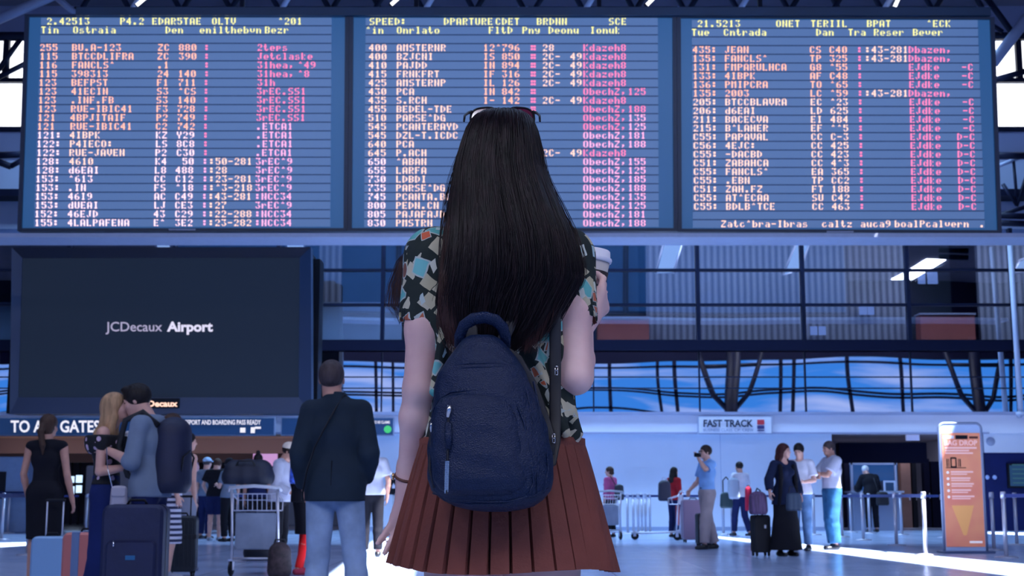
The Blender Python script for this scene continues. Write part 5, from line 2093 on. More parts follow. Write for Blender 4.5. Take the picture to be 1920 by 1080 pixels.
# piping and seams
def piping(name, pts, T_, yc, r, parent=None, m=None, off=.0005):
    pp_ = []
    for i in range(len(pts) - 1):
        for k in range(6):
            f = k / 6
            pp_.append(front(T_, yc, pts[i][0] + (pts[i + 1][0] - pts[i][0]) * f, pts[i][1] + (pts[i + 1][1] - pts[i][1]) * f, off))
    pp_.append(front(T_, yc, *pts[-1], off))
    return MB().tube(pp_, r, 6).go(name, m or M_leather, parent or pack, True)


piping('piping', [(816, 724), (824, 704), (836, 692), (852, 685), (880, 681), (930, 680), (952, 682), (968, 690), (981, 704)], BODY, BPY, .0022)
piping('piping', [(818, 733), (826, 713), (838, 700), (854, 692), (880, 688), (930, 687), (952, 690), (967, 698), (985, 716)], BODY, BPY, .0018)
piping('piping', [(806, 880), (806, 820), (812, 770), (824, 748), (845, 735), (880, 731), (925, 731), (950, 738), (968, 754), (982, 790), (996, 850), (1001, 905), (990, 930), (950, 944), (880, 945), (835, 938), (812, 915)], BODY, BPY, .0020)
piping('piping', [(1000, 715), (1012, 770), (1024, 830), (1028, 880), (1020, 925)], BODY, BPY, .0020)
piping('piping', [(985, 720), (1000, 790), (1010, 860), (1006, 930)], BODY, BPY, .0016)
# base seam
piping('piping', [(812, 925), (850, 936), (900, 941), (950, 941), (1000, 930), (1028, 915)], BODY, BPY, .0018)
# vertical zip with leather pull on the pocket
zp = []
for py in range(775, 928, 3):
    zp.append(front(POCK, YP, 841 - (py - 775) * .022, py, .0015))
zt2 = MB().tube(zp, .0022, 6).go('zip', M_webbing, pocket, True)
tb = MB()
for i, py in enumerate(np.arange(865, 926, 1.7)):
    c0 = front(POCK, YP, 838.6 - (py - 865) * .03, py, .0035)
    tb.box(c0[0] - .0036, c0[0] + .0036, c0[1] - .001, c0[1] + .001, c0[2] - .0005, c0[2] + .0005)
tb.go('zip_teeth', M_zip, zt2)['kind'] = 'stuff'
c0 = front(POCK, YP, 842, 768, .006)
pl_ = MB().tube([c0 + V3(.001, 0, .008), c0, c0 + V3(-.002, -.002, -.014)], [.0038, .0050, .0030], 8).go('zip_puller', M_zip, pocket, True)
c1 = front(POCK, YP, 840.5, 792, .005)
c2 = front(POCK, YP, 840.5, 842, .005)
MB().tube([c1, (c1 + c2) / 2 + V3(0, -.001, 0), c2], [.0055, .0068, .0045], 8, True, .35, (0, 1, 0)).go('pull_tab', M_leather, pl_, True)
# side zip on the left
zs = [front(BODY, BPY, 808, 798, .002), front(BODY, BPY, 808, 830, .003), front(BODY, BPY, 806, 880, .003), front(BODY, BPY, 815, 915, .003)]
MB().tube(zs, .003, 6).go('side_zip', M_webbing, pack, True)
c0 = front(BODY, BPY, 809, 798, .006)
MB().tube([c0 + V3(0, 0, .006), c0, c0 + V3(.001, -.002, -.012)], [.003, .004, .0025], 8).go('zip_puller', M_zip, pack, True)
MB().tube([c0 + V3(.002, -.003, -.012), c0 + V3(.005, -.004, -.04), c0 + V3(.004, -.003, -.062)], [.004, .0062, .005], 8, True, .35, (0, 1, 0)).go('pull_tab', M_leather, pack, True)
# carrying handle
hp_ = [QB(862, 650, BPY + .01), QB(862, 630, BPY - .002), QB(870, 610, BPY - .012), QB(888, 598, BPY - .018), QB(908, 595, BPY - .02), QB(928, 600, BPY - .018), QB(942, 613, BPY - .012), QB(948, 632, BPY - .002), QB(947, 652, BPY + .01)]
MB().tube(hp_, [.010, .010, .011, .012, .012, .012, .011, .010, .010], 12, True, .42, (0, 1, 0)).go('handle', M_leather, pack, True)
# straps
SW = .0115


def strap(pts, name='shoulder_strap', w=SW, m=None, th=.22):
    return MB().tube(pts, w, 10, True, th, (0, 1, 0)).go(name, m or M_webbing, pack, True)


st_r = strap([QB(1010, 430, -.066), QB(1030, 470, -.105), QB(1039, 520, -.135), QB(1041, 580, -.140), QB(1041, 650, -.140), QB(1041, 720, -.138), QB(1041, 780, -.150), QB(1040, 830, -.165), QB(1032, 868, -.19), QB(1012, 880, -.20)])
strap([QB(940, 650, -.175), QB(972, 672, -.165), QB(1000, 720, -.165), QB(1020, 775, -.165), QB(1036, 825, -.170), QB(1032, 850, -.185)], w=.0075)
strap([QB(885, 640, -.185), QB(884, 590, -.140), QB(880, 520, -.125), QB(874, 460, -.095), QB(868, 432, -.055)])
strap([QB(940, 645, -.19), QB(965, 590, -.150), QB(990, 520, -.130), QB(1005, 460, -.095), QB(1010, 430, -.055)])
for (px, py) in ((1043, 695), (1038, 822), (1024, 838)):
    c0 = QB(px, py, -.150 if py < 700 else -.178)
    bk_ = MB()
    for (dx) in (-.004, .004):
        bk_.cyl(c0 + V3(dx * .6, -.002, -.008), c0 + V3(dx * .6, -.002, .008), .0009, None, 6)
    for dz in (-.008, 0, .008):
        bk_.cyl(c0 + V3(-.003, -.002, dz), c0 + V3(.003, -.002, dz), .0009, None, 6)
    bk_.go('buckle', M_zip, pack, True)
# ================================================================ OTHER TRAVELLERS
def at(px, Y):
    return (P(px, 931, Y).x, Y, 0.0)


K_black = cloth('black', (.008, .008, .014))
K_navy = cloth('navy', (.010, .016, .075))
K_white = cloth('white', (.62, .62, .74))
K_lgrey = cloth('light_grey', (.46, .47, .60))
K_grey = cloth('grey', (.15, .19, .27))
K_jeans = cloth('jeans', (.10, .19, .36), noise=.35)
K_jeans_l = cloth('washed_jeans', (.26, .35, .52), noise=.30)
K_khaki = cloth('khaki', (.36, .30, .33))
K_jacket = cloth('dark_slate_jacket', (.015, .026, .044), noise=.15)
H_black = hairm('black', (.012, .009, .011))
H_brown = hairm('brown', (.055, .028, .020))
H_dbrown = hairm('dark_brown', (.028, .016, .014))
H_blonde = hairm('blonde', (.42, .25, .14))
H_greyb = hairm('greying', (.055, .040, .045))
H_white = hairm('white', (.62, .62, .68))
H_auburn = hairm('auburn', (.050, .012, .014))
SH_black = mat('shoe_black', (.008, .008, .012), .4)
SH_brown = mat('shoe_brown', (.06, .025, .018), .45)
SH_grey = mat('shoe_grey', (.25, .27, .34), .6)


def ex_tube(name, pts, r, m, flat=1.0, up=(0, 1, 0)):
    def f(root, J, s):
        MB().tube([V3(*p) * s for p in pts], r, 8, True, flat, up).go(name, m, root, True)
    return f


# --- man in dark jacket
def jacket_extra(root, J, s):
    MB().tube([V3(*p) * s for p in ((.075, .03, 1.50), (.055, -.055, 1.515), (.01, -.125, 1.42), (-.05, -.150, 1.30), (-.11, -.150, 1.18), (-.155, -.145, 1.04), (-.185, -.125, .90), (-.205, -.03, .86))], .014, 8, True, .3, (0, 1, 0)).go('shoulder_strap', M_webbing, root, True)
    Cc = Blob(.012)
    Cc.cap((0, -.012, 1.485), (0, -.004, 1.535), .072, .066, k=.01, fb=True)
    Cc.plane((0, 0, 1.475), (0, 0, -1))
    V_, Q_ = Cc.mesh(.008, 1)
    quick_mesh('collar', V_, Q_, K_jacket, root, s)
    S = MB().tube([(0, -.139 * s, .858 * s), (0, -.152 * s, .95 * s), (0, -.139 * s, 1.10 * s)], .003, 6)
    S.go('back_vent', K_black, root)


person('man in dark slate jacket and pale washed jeans looking up, strap across his back', at(628, 9.1), -.05, 1.80,
       dict(head=(-.035, .0, 1.63), neck=(-.015, -.015, 1.475), kl=(-.105, .02, .50), al=(-.120, -.02, .085), hl=(-.090, 0, .93), kr=(.130, .02, .50), ar=(.185, -.03, .085),
            el=(-.218, -.06, 1.15), wl=(-.205, .06, .93), er=(.222, -.05, 1.15), wr=(.17, .12, .98), sl=(-.168, -.012, 1.425), sr=(.168, -.012, 1.425)),
       SKIN2, False, .009, dict(m=K_jacket, sleeve=.97, hem=.845, r=.150, g=.016, loose=.015, name='jacket', collar=True, neck=1.5),
       dict(kind='trousers', m=K_jeans_l, g=.008, kg=.006, flare=.014), dict(kind='short', m=H_greyb, g=.008), SH_black, hp=.30, extras=jacket_extra, hands=dict(l=dict(curl=.7), r=dict(curl=.7)))

# --- kissing couple
K_hoodie = cloth('hoodie_grey', (.17, .22, .32))
hood_man = person('young dark-haired man in a grey hoodie kissing the blonde woman', at(281, 10.7), PI / 2 - .12, 1.79,
                  dict(neck=(0, .055, 1.465), head=(0, .135, 1.605), chest=(0, .01, 1.30), sl=(-.185, .03, 1.415), sr=(.185, .03, 1.415), el=(-.235, .06, 1.135), wl=(-.17, .30, 1.235),
                       er=(.22, .14, 1.16), wr=(.12, .36, 1.22)),
                  SKIN, False, .009, dict(m=K_hoodie, sleeve=.53, hem=.875, r=.140, g=.017, loose=.010, name='hoodie', hood=True),
                  dict(kind='trousers', m=K_navy, g=.012), dict(kind='short', m=H_black, g=.014, quiff=True), SH_black, hp=-.28, hy=.05,
                  hands=dict(l=dict(d=(.25, 1, .1), pn=(1, -.2, 0), th=(0, 0, 1), curl=.35), r=dict(d=(-.3, 1, .1), pn=(-1, -.2, 0), th=(0, 0, 1), curl=.35)))
# floral black print
M_floral = bpy.data.materials.new('black_floral_print')
M_floral.use_nodes = True
t = M_floral.node_tree
b = t.nodes['Principled BSDF']
tc = t.nodes.new('ShaderNodeTexCoord')
vo = t.nodes.new('ShaderNodeTexVoronoi')
vo.inputs['Scale'].default_value = 13
rr_ = t.nodes.new('ShaderNodeValToRGB')
rr_.color_ramp.interpolation = 'CONSTANT'
rr_.color_ramp.elements[0].color = (.60, .42, .55, 1)
rr_.color_ramp.elements[1].position = .27
rr_.color_ramp.elements[1].color = (.006, .006, .010, 1)
t.links.new(tc.outputs['Object'], vo.inputs['Vector'])
t.links.new(vo.outputs['Distance'], rr_.inputs[0])
t.links.new(rr_.outputs[0], b.inputs['Base Color'])
b.inputs['Roughness'].default_value = .8


def blonde_extra(root, J, s):
    F_ = Blob(.02)
    F_.chain([(-.215, -.01, 1.385), (-.12, -.09, 1.37), (0, -.115, 1.365), (.12, -.09, 1.37), (.215, -.01, 1.385)], [.062] * 5, (1, 1, 1.6))
    F_.chain([(-.215, -.01, 1.385), (-.12, .08, 1.36), (0, .10, 1.355), (.12, .08, 1.36), (.215, -.01, 1.385)], [.058] * 5, (1, 1, 1.6))
    F_.plane((0, 0, 1.41), (0, 0, 1))
    F_.plane((0, 0, 1.25), (0, 0, -1))
    V_, Q_ = F_.mesh(.009, 1)
    quick_mesh('ruffle', V_, Q_, M_floral, root, s)


person('blonde woman in black floral top and wide blue trousers kissing the man in the hoodie', at(197, 10.75), -PI / 2 + .15, 1.70,
       dict(head=(0, .055, 1.635), neck=(0, .01, 1.475), er=(.215, -.02, 1.12), wr=(.17, .195, 1.16), el=(-.24, .12, 1.22), wl=(-.18, .24, 1.38), kl=(-.10, .03, .5)),
       SKIN, True, .009, dict(m=M_floral, sleeve=0, hem=1.02, g=.016, nd=.05, neck=1.41, name='blouse'), dict(kind='trousers', m=cloth('deep_blue', (.010, .020, .11)), g=.010, kg=.045, flare=.06, z=1.10),
       dict(kind='long', m=H_blonde, len=.38, fw=.0), SH_black, hp=.20, extras=blonde_extra,
       hands=dict(r=dict(d=(-.1, 1, .1), pn=(-1, 0, 0), th=(0, 0, 1), curl=.3), l=dict(d=(0, .6, .5), pn=(1, 0, 0), th=(0, -1, 1), curl=.8)))
c = P(243, 845, 10.9)
r = thing('drinking_cup', 'white cup held between the kissing couple', 'cup', tuple(c))
MB().lathe([(.001, 0), (.034, 0), (.045, .13), (.001, .13)], n=18).go('cup_body', M_paint_white, r, True)
MB().lathe([(.001, .155), (.030, .155), (.047, .135), (.047, .127), (.001, .127)], n=18).go('lid', M_lid, r, True)


def soft_bag(name, label, loc, rot, w, d, h_, m, cat='bag', tiltx=0.0, rnd_=.8):
    r = thing(name, label, cat, loc, rot)
    a, b_, c_ = w / 2, d / 2, h_ / 2
    r0 = min(a, b_) * .92
    B = Blob(r0 * .5)
    zr = min(r0, c_ * .9)
    for sx in (-1, 0, 1):
        B.cap((sx * (a - r0), 0, zr * .8), (sx * (a - r0) * .92, 0, h_ - zr * (.8 if sx else .7)), r0, r0 * .92, (1, b_ / r0 * .95, 1))
    B.plane((0, 0, .004), (0, 0, -1))
    V_, Q_ = B.mesh(max(min(w, h_) / 34, .005), 2)
    quick_mesh('bag_body', V_, Q_, m, r)
    return r


# man's backpack (his back points to +X)
bpk = soft_bag('backpack', 'large dark navy backpack worn by the young man in the hoodie', tuple(P(322, 926, 10.7)), -PI / 2 - .12 + PI, .36, .26, .56, mat('navy_nylon', (.010, .014, .050), .6, noise=.2, nscale=5, bump=.3, bscale=12))
MB().tube([(-.12, .08, .52), (-.15, .20, .625), (-.165, .33, .56), (-.16, .38, .36), (-.15, .30, .14), (-.13, .10, .05)], .024, 8, True, .4, (1, 0, 0)).go('shoulder_strap', M_webbing, bpk, True)
MB().tube([(.12, .10, .50), (.14, .20, .58), (.15, .34, .52), (.15, .40, .36), (.15, .30, .14), (.13, .10, .05)], .024, 8, True, .4, (1, 0, 0)).go('shoulder_strap', M_webbing, bpk, True)
MB().tube([(-.10, -.10, .12), (-.12, -.125, .28), (0, -.135, .33), (.12, -.125, .28), (.10, -.10, .12)], .008, 6).go('pocket_zip', M_black, bpk, True)
# her silver crossbody bag
sb = soft_bag('crossbody_bag', 'small silver crossbody bag hanging at the hip of the blonde woman', tuple(P(222, 952, 10.40)), .15, .13, .07, .16, mat('silver_leather', (.42, .38, .44), .35, metal=.3))
MB().tube([(-.05, .0, .15), (-.10, .06, .30), (-.13, .16, .48), (-.10, .30, .60)], .004, 6).go('chain_strap', M_chrome, sb, True)
MB().rbox(-.055, .055, -.045, -.02, .08, .155, .02).go('flap', mat('silver_leather', (.42, .38, .44), .35), sb)


def suitcase(label, px, Y, w, d, h_, m, handle=.35, rot=0.0, ribs=True, strap_m=None, tilt=0.0, hard=True, hm=None):
    r = thing('suitcase', label, 'suitcase', at(px, Y), rot)
    z0 = .055
    sh = MB().rbox(-w / 2, w / 2, -d / 2, d / 2, z0, h_, min(.06, w * .16), 5)
    so = sh.go('shell', m, r, False)
    if ribs:
        rb = MB()
        n_ = 6
        for i in range(n_):
            x = -w / 2 + w * (i + 1) / (n_ + 1)
            rb.rbox(x - w * .025, x + w * .025, -d / 2 - .008, -d / 2 + .01, z0 + .06, h_ - .06, .006, 2)
        rb.go('rib', m, r)
    bd = MB().rbox(-w / 2 - .002, w / 2 + .002, -.010, .010, z0 - .002, h_ + .002, min(.06, w * .16), 5)
    bd.go('zip_band', M_black, r)
    if handle:
        for sx in (-1, 1):
            MB().cyl((sx * w * .22, d * .32, h_ - .02), (sx * w * .22, d * .32, h_ + handle), .008, None, 8).go('handle_tube', hm or M_alu, r, True)
        MB().rbox(-w * .27, w * .27, d * .32 - .014, d * .32 + .014, h_ + handle - .012, h_ + handle + .016, .012).go('grip', M_black, r)
    MB().tube([(-w * .16, 0, h_), (-w * .12, 0, h_ + .03), (w * .12, 0, h_ + .03), (w * .16, 0, h_)], .010, 8).go('top_handle', M_black, r, True)
    for sx in (-1, 1):
        for sy in (-1, 1):
            wl = MB().lathe([(.001, -.011), (.024, -.011), (.027, -.006), (.027, .006), (.024, .011), (.001, .011)], (sx * w * .38, sy * d * .34, .027), 12, Matrix.Rotation(PI / 2, 3, 'Y')).go('wheel', M_black, r, True)
            MB().box(sx * w * .38 - .018, sx * w * .38 + .018, sy * d * .34 - .012, sy * d * .34 + .012, .034, z0 + .01).go('wheel_mount', M_black, wl)
    if strap_m:
        MB().rbox(-w / 2 - .006, w / 2 + .006, -d / 2 - .006, d / 2 + .006, h_ * .62, h_ * .62 + .05, .01).go('luggage_strap', strap_m, r)
    return r


K_case_navy = mat('suitcase_navy', (.006, .010, .055), .55, noise=.15, nscale=6, bump=.2, bscale=20)
big = suitcase('big dark navy suitcase standing in front of the kissing couple', 258, 9.7, .42, .28, .845, K_case_navy, 0, .05, False)
MB().rbox(-.17, .17, -.165, -.135, .12, .60, .04).go('front_pocket', K_case_navy, big)
MB().box(-.03, .035, -.17, -.164, .47, .50).go('badge', mat('badge_blue', (.02, .12, .28), .3), big)
MB().tube([(-.115, -.168, .60), (-.112, -.172, .56)], .006, 6).go('zip_puller', M_chrome, big, True)
suitcase('light blue cabin suitcase at the feet of the woman in the dark dress', 102, 14.2, .37, .24, .50, mat('shell_light_blue', (.20, .36, .60), .35), .36, .12, False, hm=mat('pale_handle', (.6, .62, .75), .3))
pk = suitcase('coral pink suitcase with a blue stripe behind the blonde woman', 168, 12.4, .38, .24, .585, mat('shell_coral', (.55, .16, .14), .4), 0, -.05, False)
MB().rbox(-.10, -.03, -.128, .128, .05, .590, .012).go('stripe', mat('stripe_blue', (.13, .20, .38), .5), pk)
blk = suitcase('black trolley suitcase with raised handle held by the woman with the dark bun', 345, 15.9, .33, .25, .68, mat('suitcase_black', (.008, .012, .022), .5), .22, .1, True, M_webbing, hm=M_black)

# --- woman in dark dress
person('woman in a sleeveless black dress with a brown ponytail, seen from behind at far left', at(84, 14.5), -.06, 1.75,
       dict(wr=(.285, .03, .865), er=(.235, -.02, 1.13), wl=(-.205, .05, .90)), SKIN2, True, .010, dict(m=K_black, sleeve=0, hem=1.0, g=.012, name='dress_top', r=.13),
       dict(kind='skirt', m=K_black, hem=.46, r=.155, g=.012, z=1.1), dict(kind='ponytail', m=H_brown), SH_black, hy=-.2)
# --- woman in stripes
M_stripe = bpy.data.materials.new('navy_white_stripes')
M_stripe.use_nodes = True
t = M_stripe.node_tree
b = t.nodes['Principled BSDF']
tc = t.nodes.new('ShaderNodeTexCoord')
sx_ = t.nodes.new('ShaderNodeSeparateXYZ')
mm_ = t.nodes.new('ShaderNodeMath')
mm_.operation = 'MULTIPLY'
mm_.inputs[1].default_value = 17.0
fr_ = t.nodes.new('ShaderNodeMath')
fr_.operation = 'FRACT'
gt_ = t.nodes.new('ShaderNodeMath')
gt_.operation = 'GREATER_THAN'
gt_.inputs[1].default_value = .5
mx_ = t.nodes.new('ShaderNodeMix')
mx_.data_type = 'RGBA'
mx_.inputs[6].default_value = (.01, .015, .06, 1)
mx_.inputs[7].default_value = (.55, .55, .68, 1)
t.links.new(tc.outputs['Object'], sx_.inputs[0])
t.links.new(sx_.outputs[2], mm_.inputs[0])
t.links.new(mm_.outputs[0], fr_.inputs[0])
t.links.new(fr_.outputs[0], gt_.inputs[0])
t.links.new(gt_.outputs[0], mx_.inputs[0])
t.links.new(mx_.outputs[2], b.inputs['Base Color'])
b.inputs['Roughness'].default_value = .8
person('brown-haired person in a navy and white striped dress behind the man with the backpack', at(317, 15.2), -1.1, 1.80, None, SKIN, True, .012,
       dict(m=M_stripe, sleeve=.3, hem=.95, g=.012, name='dress_top'), dict(kind='skirt', m=M_stripe, hem=.38, r=.15, z=1.1), dict(kind='short', m=H_brown), SH_grey)
person('person in a dark cap half hidden behind the man with the backpack', at(337, 19.5), -.9, 1.84, None, SKIN2, False, .014, dict(m=K_grey, sleeve=.3, hem=.9),
       dict(kind='trousers', m=K_navy), dict(kind='short', m=H_dbrown), SH_black, hat=dict(m=K_grey))
person('woman with a dark bun and bare shoulders pulling the black trolley suitcase', at(347, 17.0), -.75, 1.68,
       dict(wl=(-.20, .03, .90), wr=(.16, .04, .86)), SKIN, True, .011, dict(m=cloth('pale_pink', (.55, .36, .42)), sleeve=0, hem=1.0, neck=1.42, name='tank_top'),
       dict(kind='trousers', m=cloth('pale_trousers', (.30, .32, .42)), g=.010, z=1.08), dict(kind='bun', m=H_black, by=-.10, bz=.03), SH_grey, hy=-.35)
# --- group far left centre
person('man in a pale cap and blue-grey shirt standing behind the person in black', at(386, 29.8), -.5, 1.73, None, SKIN, False, .016, dict(m=K_grey, sleeve=.35, hem=.92), dict(kind='trousers', m=K_navy),
       dict(kind='short', m=H_greyb), SH_black, hat=dict(m=cloth('pale_blue_cap', (.35, .50, .70))))
person('person in black T-shirt and dark shorts with bare calves, seen from behind near the trolley', at(404, 28.6), -.15, 1.70,
       dict(head=(.0, .06, 1.60), er=(.27, .0, 1.16), wr=(.22, .16, 1.02), el=(-.28, .0, 1.16), wl=(-.24, .12, 1.0)), SKIN, False, .014, dict(m=K_black, sleeve=.33, hem=.93, g=.02, loose=.02),
       dict(kind='shorts', m=K_navy, to=.44, kg=.03), dict(kind='short', m=H_brown), SH_grey, hp=-.3)
person('person in a black cap facing left beside the loaded trolley', at(429, 28.0), .9, 1.66, dict(el=(-.24, .03, 1.15), wl=(-.18, .18, 1.2)), SKIN, False, .014, dict(m=K_grey, sleeve=.35, hem=.92),
       dict(kind='trousers', m=K_black), dict(kind='short', m=H_black), SH_black, hat=dict(m=K_black), hp=-.3)
person('woman with a high dark bun behind the bags on the luggage trolley', at(482, 24.0), .0, 1.63, None, SKIN2, True, .014, dict(m=K_navy, sleeve=0, hem=.95), dict(kind='trousers', m=K_black),
       dict(kind='bun', m=H_black, by=-.03, bz=.15), SH_black)
person('person in a cream cap and grey cardigan leaning forward beside the luggage trolley', at(524, 17.7), -PI / 2 - .25, 1.62,
       dict(head=(0, .14, 1.59), neck=(0, .07, 1.46), chest=(0, .03, 1.29), sl=(-.18, .05, 1.41), sr=(.18, .05, 1.41), er=(.22, .05, 1.12), wr=(.18, .26, 1.02), el=(-.22, .12, 1.14), wl=(-.17, .30, 1.05)),
       SKIN2, False, .011, dict(m=K_lgrey, sleeve=.95, hem=.9, g=.02, name='cardigan'), dict(kind='trousers', m=K_black), dict(kind='short', m=H_dbrown), SH_black, hp=-.25, hat=dict(m=cloth('cream', (.80, .66, .55))))
person('person in bright red leggings half hidden behind the man in the dark jacket', at(571, 16.3), -PI / 2 + .5, 1.62,
       dict(kl=(-.10, .05, .5), al=(-.11, .0, .085), ar=(.10, -.10, .085)), SKIN2, True, .011, dict(m=K_black, sleeve=.95, hem=.9, g=.03, name='coat', r=.15), dict(kind='skirt', m=K_black, hem=.50, r=.16, g=.02),
       dict(kind='bob', m=H_dbrown), cloth('shoe_pink', (.45, .05, .09)),
       extras=lambda root, J, s: [quick_mesh('leggings', *(lambda B: B.mesh(.011, 1))(Blob(.02).cap(J['h' + c], J['k' + c], .095, .064).cap(J['k' + c], J['a' + c] + V3(0, 0, .0), .064, .046, fb=True).plane((0, 0, .62), (0, 0, 1))),
                                              cloth('bright_red', (.75, .018, .022)), root, s) for c in 'lr'])
sbg = soft_bag('shoulder_bag', 'bright blue patterned shoulder bag showing at the left edge of the dark jacket', tuple(P(560, 908, 16.0)), .2, .22, .12, .30, mat('blue_pattern', (.03, .08, .42), .5, noise=.9, nscale=22))
MB().tube([(-.06, 0, .27), (-.03, .02, .40), (.05, .03, .46), (.10, .02, .28)], .008, 6).go('strap', M_webbing, sbg, True)
person('man in white short-sleeved shirt just right of the man in the dark jacket', at(697, 21.0), .1, 1.74,
       dict(er=(.25, -.01, 1.14), wr=(.235, .07, .90)), SKIN2, False, .013, dict(m=K_white, sleeve=.36, hem=.93, g=.022, loose=.02), dict(kind='trousers', m=K_black, belt=M_black), dict(kind='short', m=H_black), SH_black)

# --- right side
person('woman in a pink top at the trolley just right of the pleated skirt', at(1144, 31.0), .9, 1.56, dict(wr=(.20, .2, 1.0), er=(.22, .0, 1.1)), SKIN, True, .014,
       dict(m=cloth('pink', (.50, .10, .26)), sleeve=.7, hem=.93, g=.02), dict(kind='trousers', m=K_black), dict(kind='bun', m=H_brown, by=-.09, bz=-.04), SH_black, hy=.4)
sbg = soft_bag('shoulder_bag', 'dark shoulder bag behind the woman in the pink top', tuple(P(1161, 938, 30.8)), 0, .22, .14, .34, mat('bag_dark_olive', (.02, .025, .04), .6))
MB().tube([(-.06, 0, .30), (-.14, .03, .45), (-.2, .04, .55)], .01, 6).go('strap', M_webbing, sbg, True)
person('woman in a red top with long black hair before the white wall', at(1264, 31.0), -.9, 1.55, None, SKIN, True, .014, dict(m=cloth('dark_red', (.30, .012, .02)), sleeve=.9, hem=.93, g=.02),
       dict(kind='trousers', m=K_navy), dict(kind='long', m=H_black, len=.22), SH_black)
person('man in a light blue shirt and khaki trousers raising a phone to his face', at(1326, 24.0), PI / 2 + .35, 1.78,
       dict(el=(-.20, .13, 1.34), wl=(-.10, .20, 1.52), er=(.23, .05, 1.14), wr=(.24, .20, 1.0), kl=(-.10, .10, .50), al=(-.10, .12, .085), kr=(.10, -.05, .50), ar=(.10, -.18, .085)),
       SKIN, False, .011, dict(m=cloth('light_blue', (.22, .42, .80)), sleeve=.37, hem=1.0, g=.018, loose=.02, collar='shirt', name='shirt'), dict(kind='trousers', m=K_khaki, belt=M_black, kg=.02, z=1.04, g=.014),
       dict(kind='short', m=H_dbrown), SH_black, hp=.12, build=1.05, glasses=mat('dark_glasses', (.02, .01, .02), .2),
       hands=dict(l=dict(d=(.05, .3, 1), pn=(.6, .5, 0), th=(.8, -.3, .1), curl=.7), r=dict(d=(0, .5, -1), curl=.6)))
c = P(1308, 853, 23.75)
r = thing('phone', 'small dark phone held up by the man in the light blue shirt', 'phone', tuple(c), .5)
MB().rbox(-.075, .075, -.005, .005, -.035, .035, .01).go('case', M_black, r)
MB().lathe([(.001, .004), (.008, .004), (.010, 0), (.001, 0)], (.05, -.005, .02), 10, Matrix.Rotation(PI / 2, 3, 'X')).go('camera_lens', M_chrome, r, True)
person('young man with grey rucksack and white T-shirt walking away from us by the rope posts', at(1388, 31.5), .45, 1.68,
       dict(kl=(-.10, .10, .50), al=(-.10, .14, .10), kr=(.10, -.02, .50), ar=(.10, -.22, .10), er=(.24, .0, 1.15), wr=(.21, .15, 1.0), el=(-.25, -.02, 1.15), wl=(-.26, .04, .92)),
       SKIN2, False, .013, dict(m=K_white, sleeve=.38, hem=.93, g=.02), dict(kind='trousers', m=K_navy), dict(kind='short', m=H_black), SH_black)
bq = P(1376, 936, 31.2)
sbg = soft_bag('rucksack', 'pale grey rucksack on the back of the young man in the white T-shirt', tuple(bq), .45, .30, .18, .46, mat('rucksack_grey', (.28, .34, .46), .7))
for sx in (-1, 1):
    MB().tube([(sx * .09, .05, .42), (sx * .10, .14, .50), (sx * .11, .26, .42), (sx * .11, .26, .15), (sx * .09, .06, .06)], .015, 6).go('shoulder_strap', M_webbing, sbg, True)
soft_bag('holdall', 'dark green holdall hanging at the left side of the young man in the white T-shirt', tuple(P(1362, 953, 31.2)), .3, .30, .18, .34, mat('bag_green', (.012, .035, .045), .6))
jk = soft_bag('folded_jacket', 'red jacket hanging over the arm of the young man in the white T-shirt', tuple(P(1404, 958, 31.0)), .2, .16, .14, .52, cloth('jacket_red', (.26, .010, .035)), 'jacket')

# woman in black
def black_lady(root, J, s):
    for sx in (-1, 1):
        B_ = Blob(.02)
        B_.chain([(sx * .13, .085, 1.40), (sx * .14, .11, 1.20), (sx * .155, .10, 1.0), (sx * .175, .09, .80)], [.035, .035, .03, .03], k=.02)
        V_, Q_ = B_.mesh(.012, 1)
        quick_mesh('cardigan_front', V_, Q_, K_black, root, s)


person('woman in a long black skirt and open black cardigan with auburn hair, turning right', at(1471, 21.2), PI + .45, 1.70,
       dict(er=(.31, .02, 1.19), wr=(.34, .08, 1.00), el=(-.24, .0, 1.13), wl=(-.20, .14, .93)), SKIN, True, .011, dict(m=cloth('ink_top', (.010, .016, .05)), sleeve=.92, hem=.80, g=.022, r=.175, loose=.015, name='cardigan', nd=.085),
       dict(kind='skirt', m=K_black, hem=.10, r=.245, g=.02, z=1.08), dict(kind='long', m=H_auburn, len=.30, fw=-.02), SH_black, hy=.50, hp=.05, extras=black_lady)
hbg = soft_bag('handbag', 'slate blue handbag held in front of the woman in the long black skirt', tuple(P(1489, 958, 20.8)), .1, .25, .12, .26, mat('bag_slate', (.035, .06, .11), .45))
MB().tube([(-.08, 0, .24), (-.05, .02, .36), (.05, .02, .36), (.08, 0, .24)], .008, 6).go('handle', M_black, hbg, True)
tr = suitcase('small black trolley case pulled by the woman in the long black skirt', 1424, 21.3, .26, .20, .62, mat('trolley_black', (.006, .006, .012), .7), .30, .25, False, hm=M_black)
MB().box(.02, .05, -.108, -.10, .42, .47).go('tag', M_paint_white, tr)
tb_ = soft_bag('striped_bag', 'striped mauve bag resting on top of the small black trolley case', tuple(Vector(at(1421, 21.12)) + Vector((0, 0, .625))), .2, .30, .2, .33, mat('mauve_stripes', (.12, .07, .16), .7, noise=.7, nscale=30, stretch=(4, 1, .1)))
MB().tube([(-.06, 0, .30), (0, .02, .40), (.06, .04, .36)], .012, 6).go('handle', M_webbing, tb_, True)
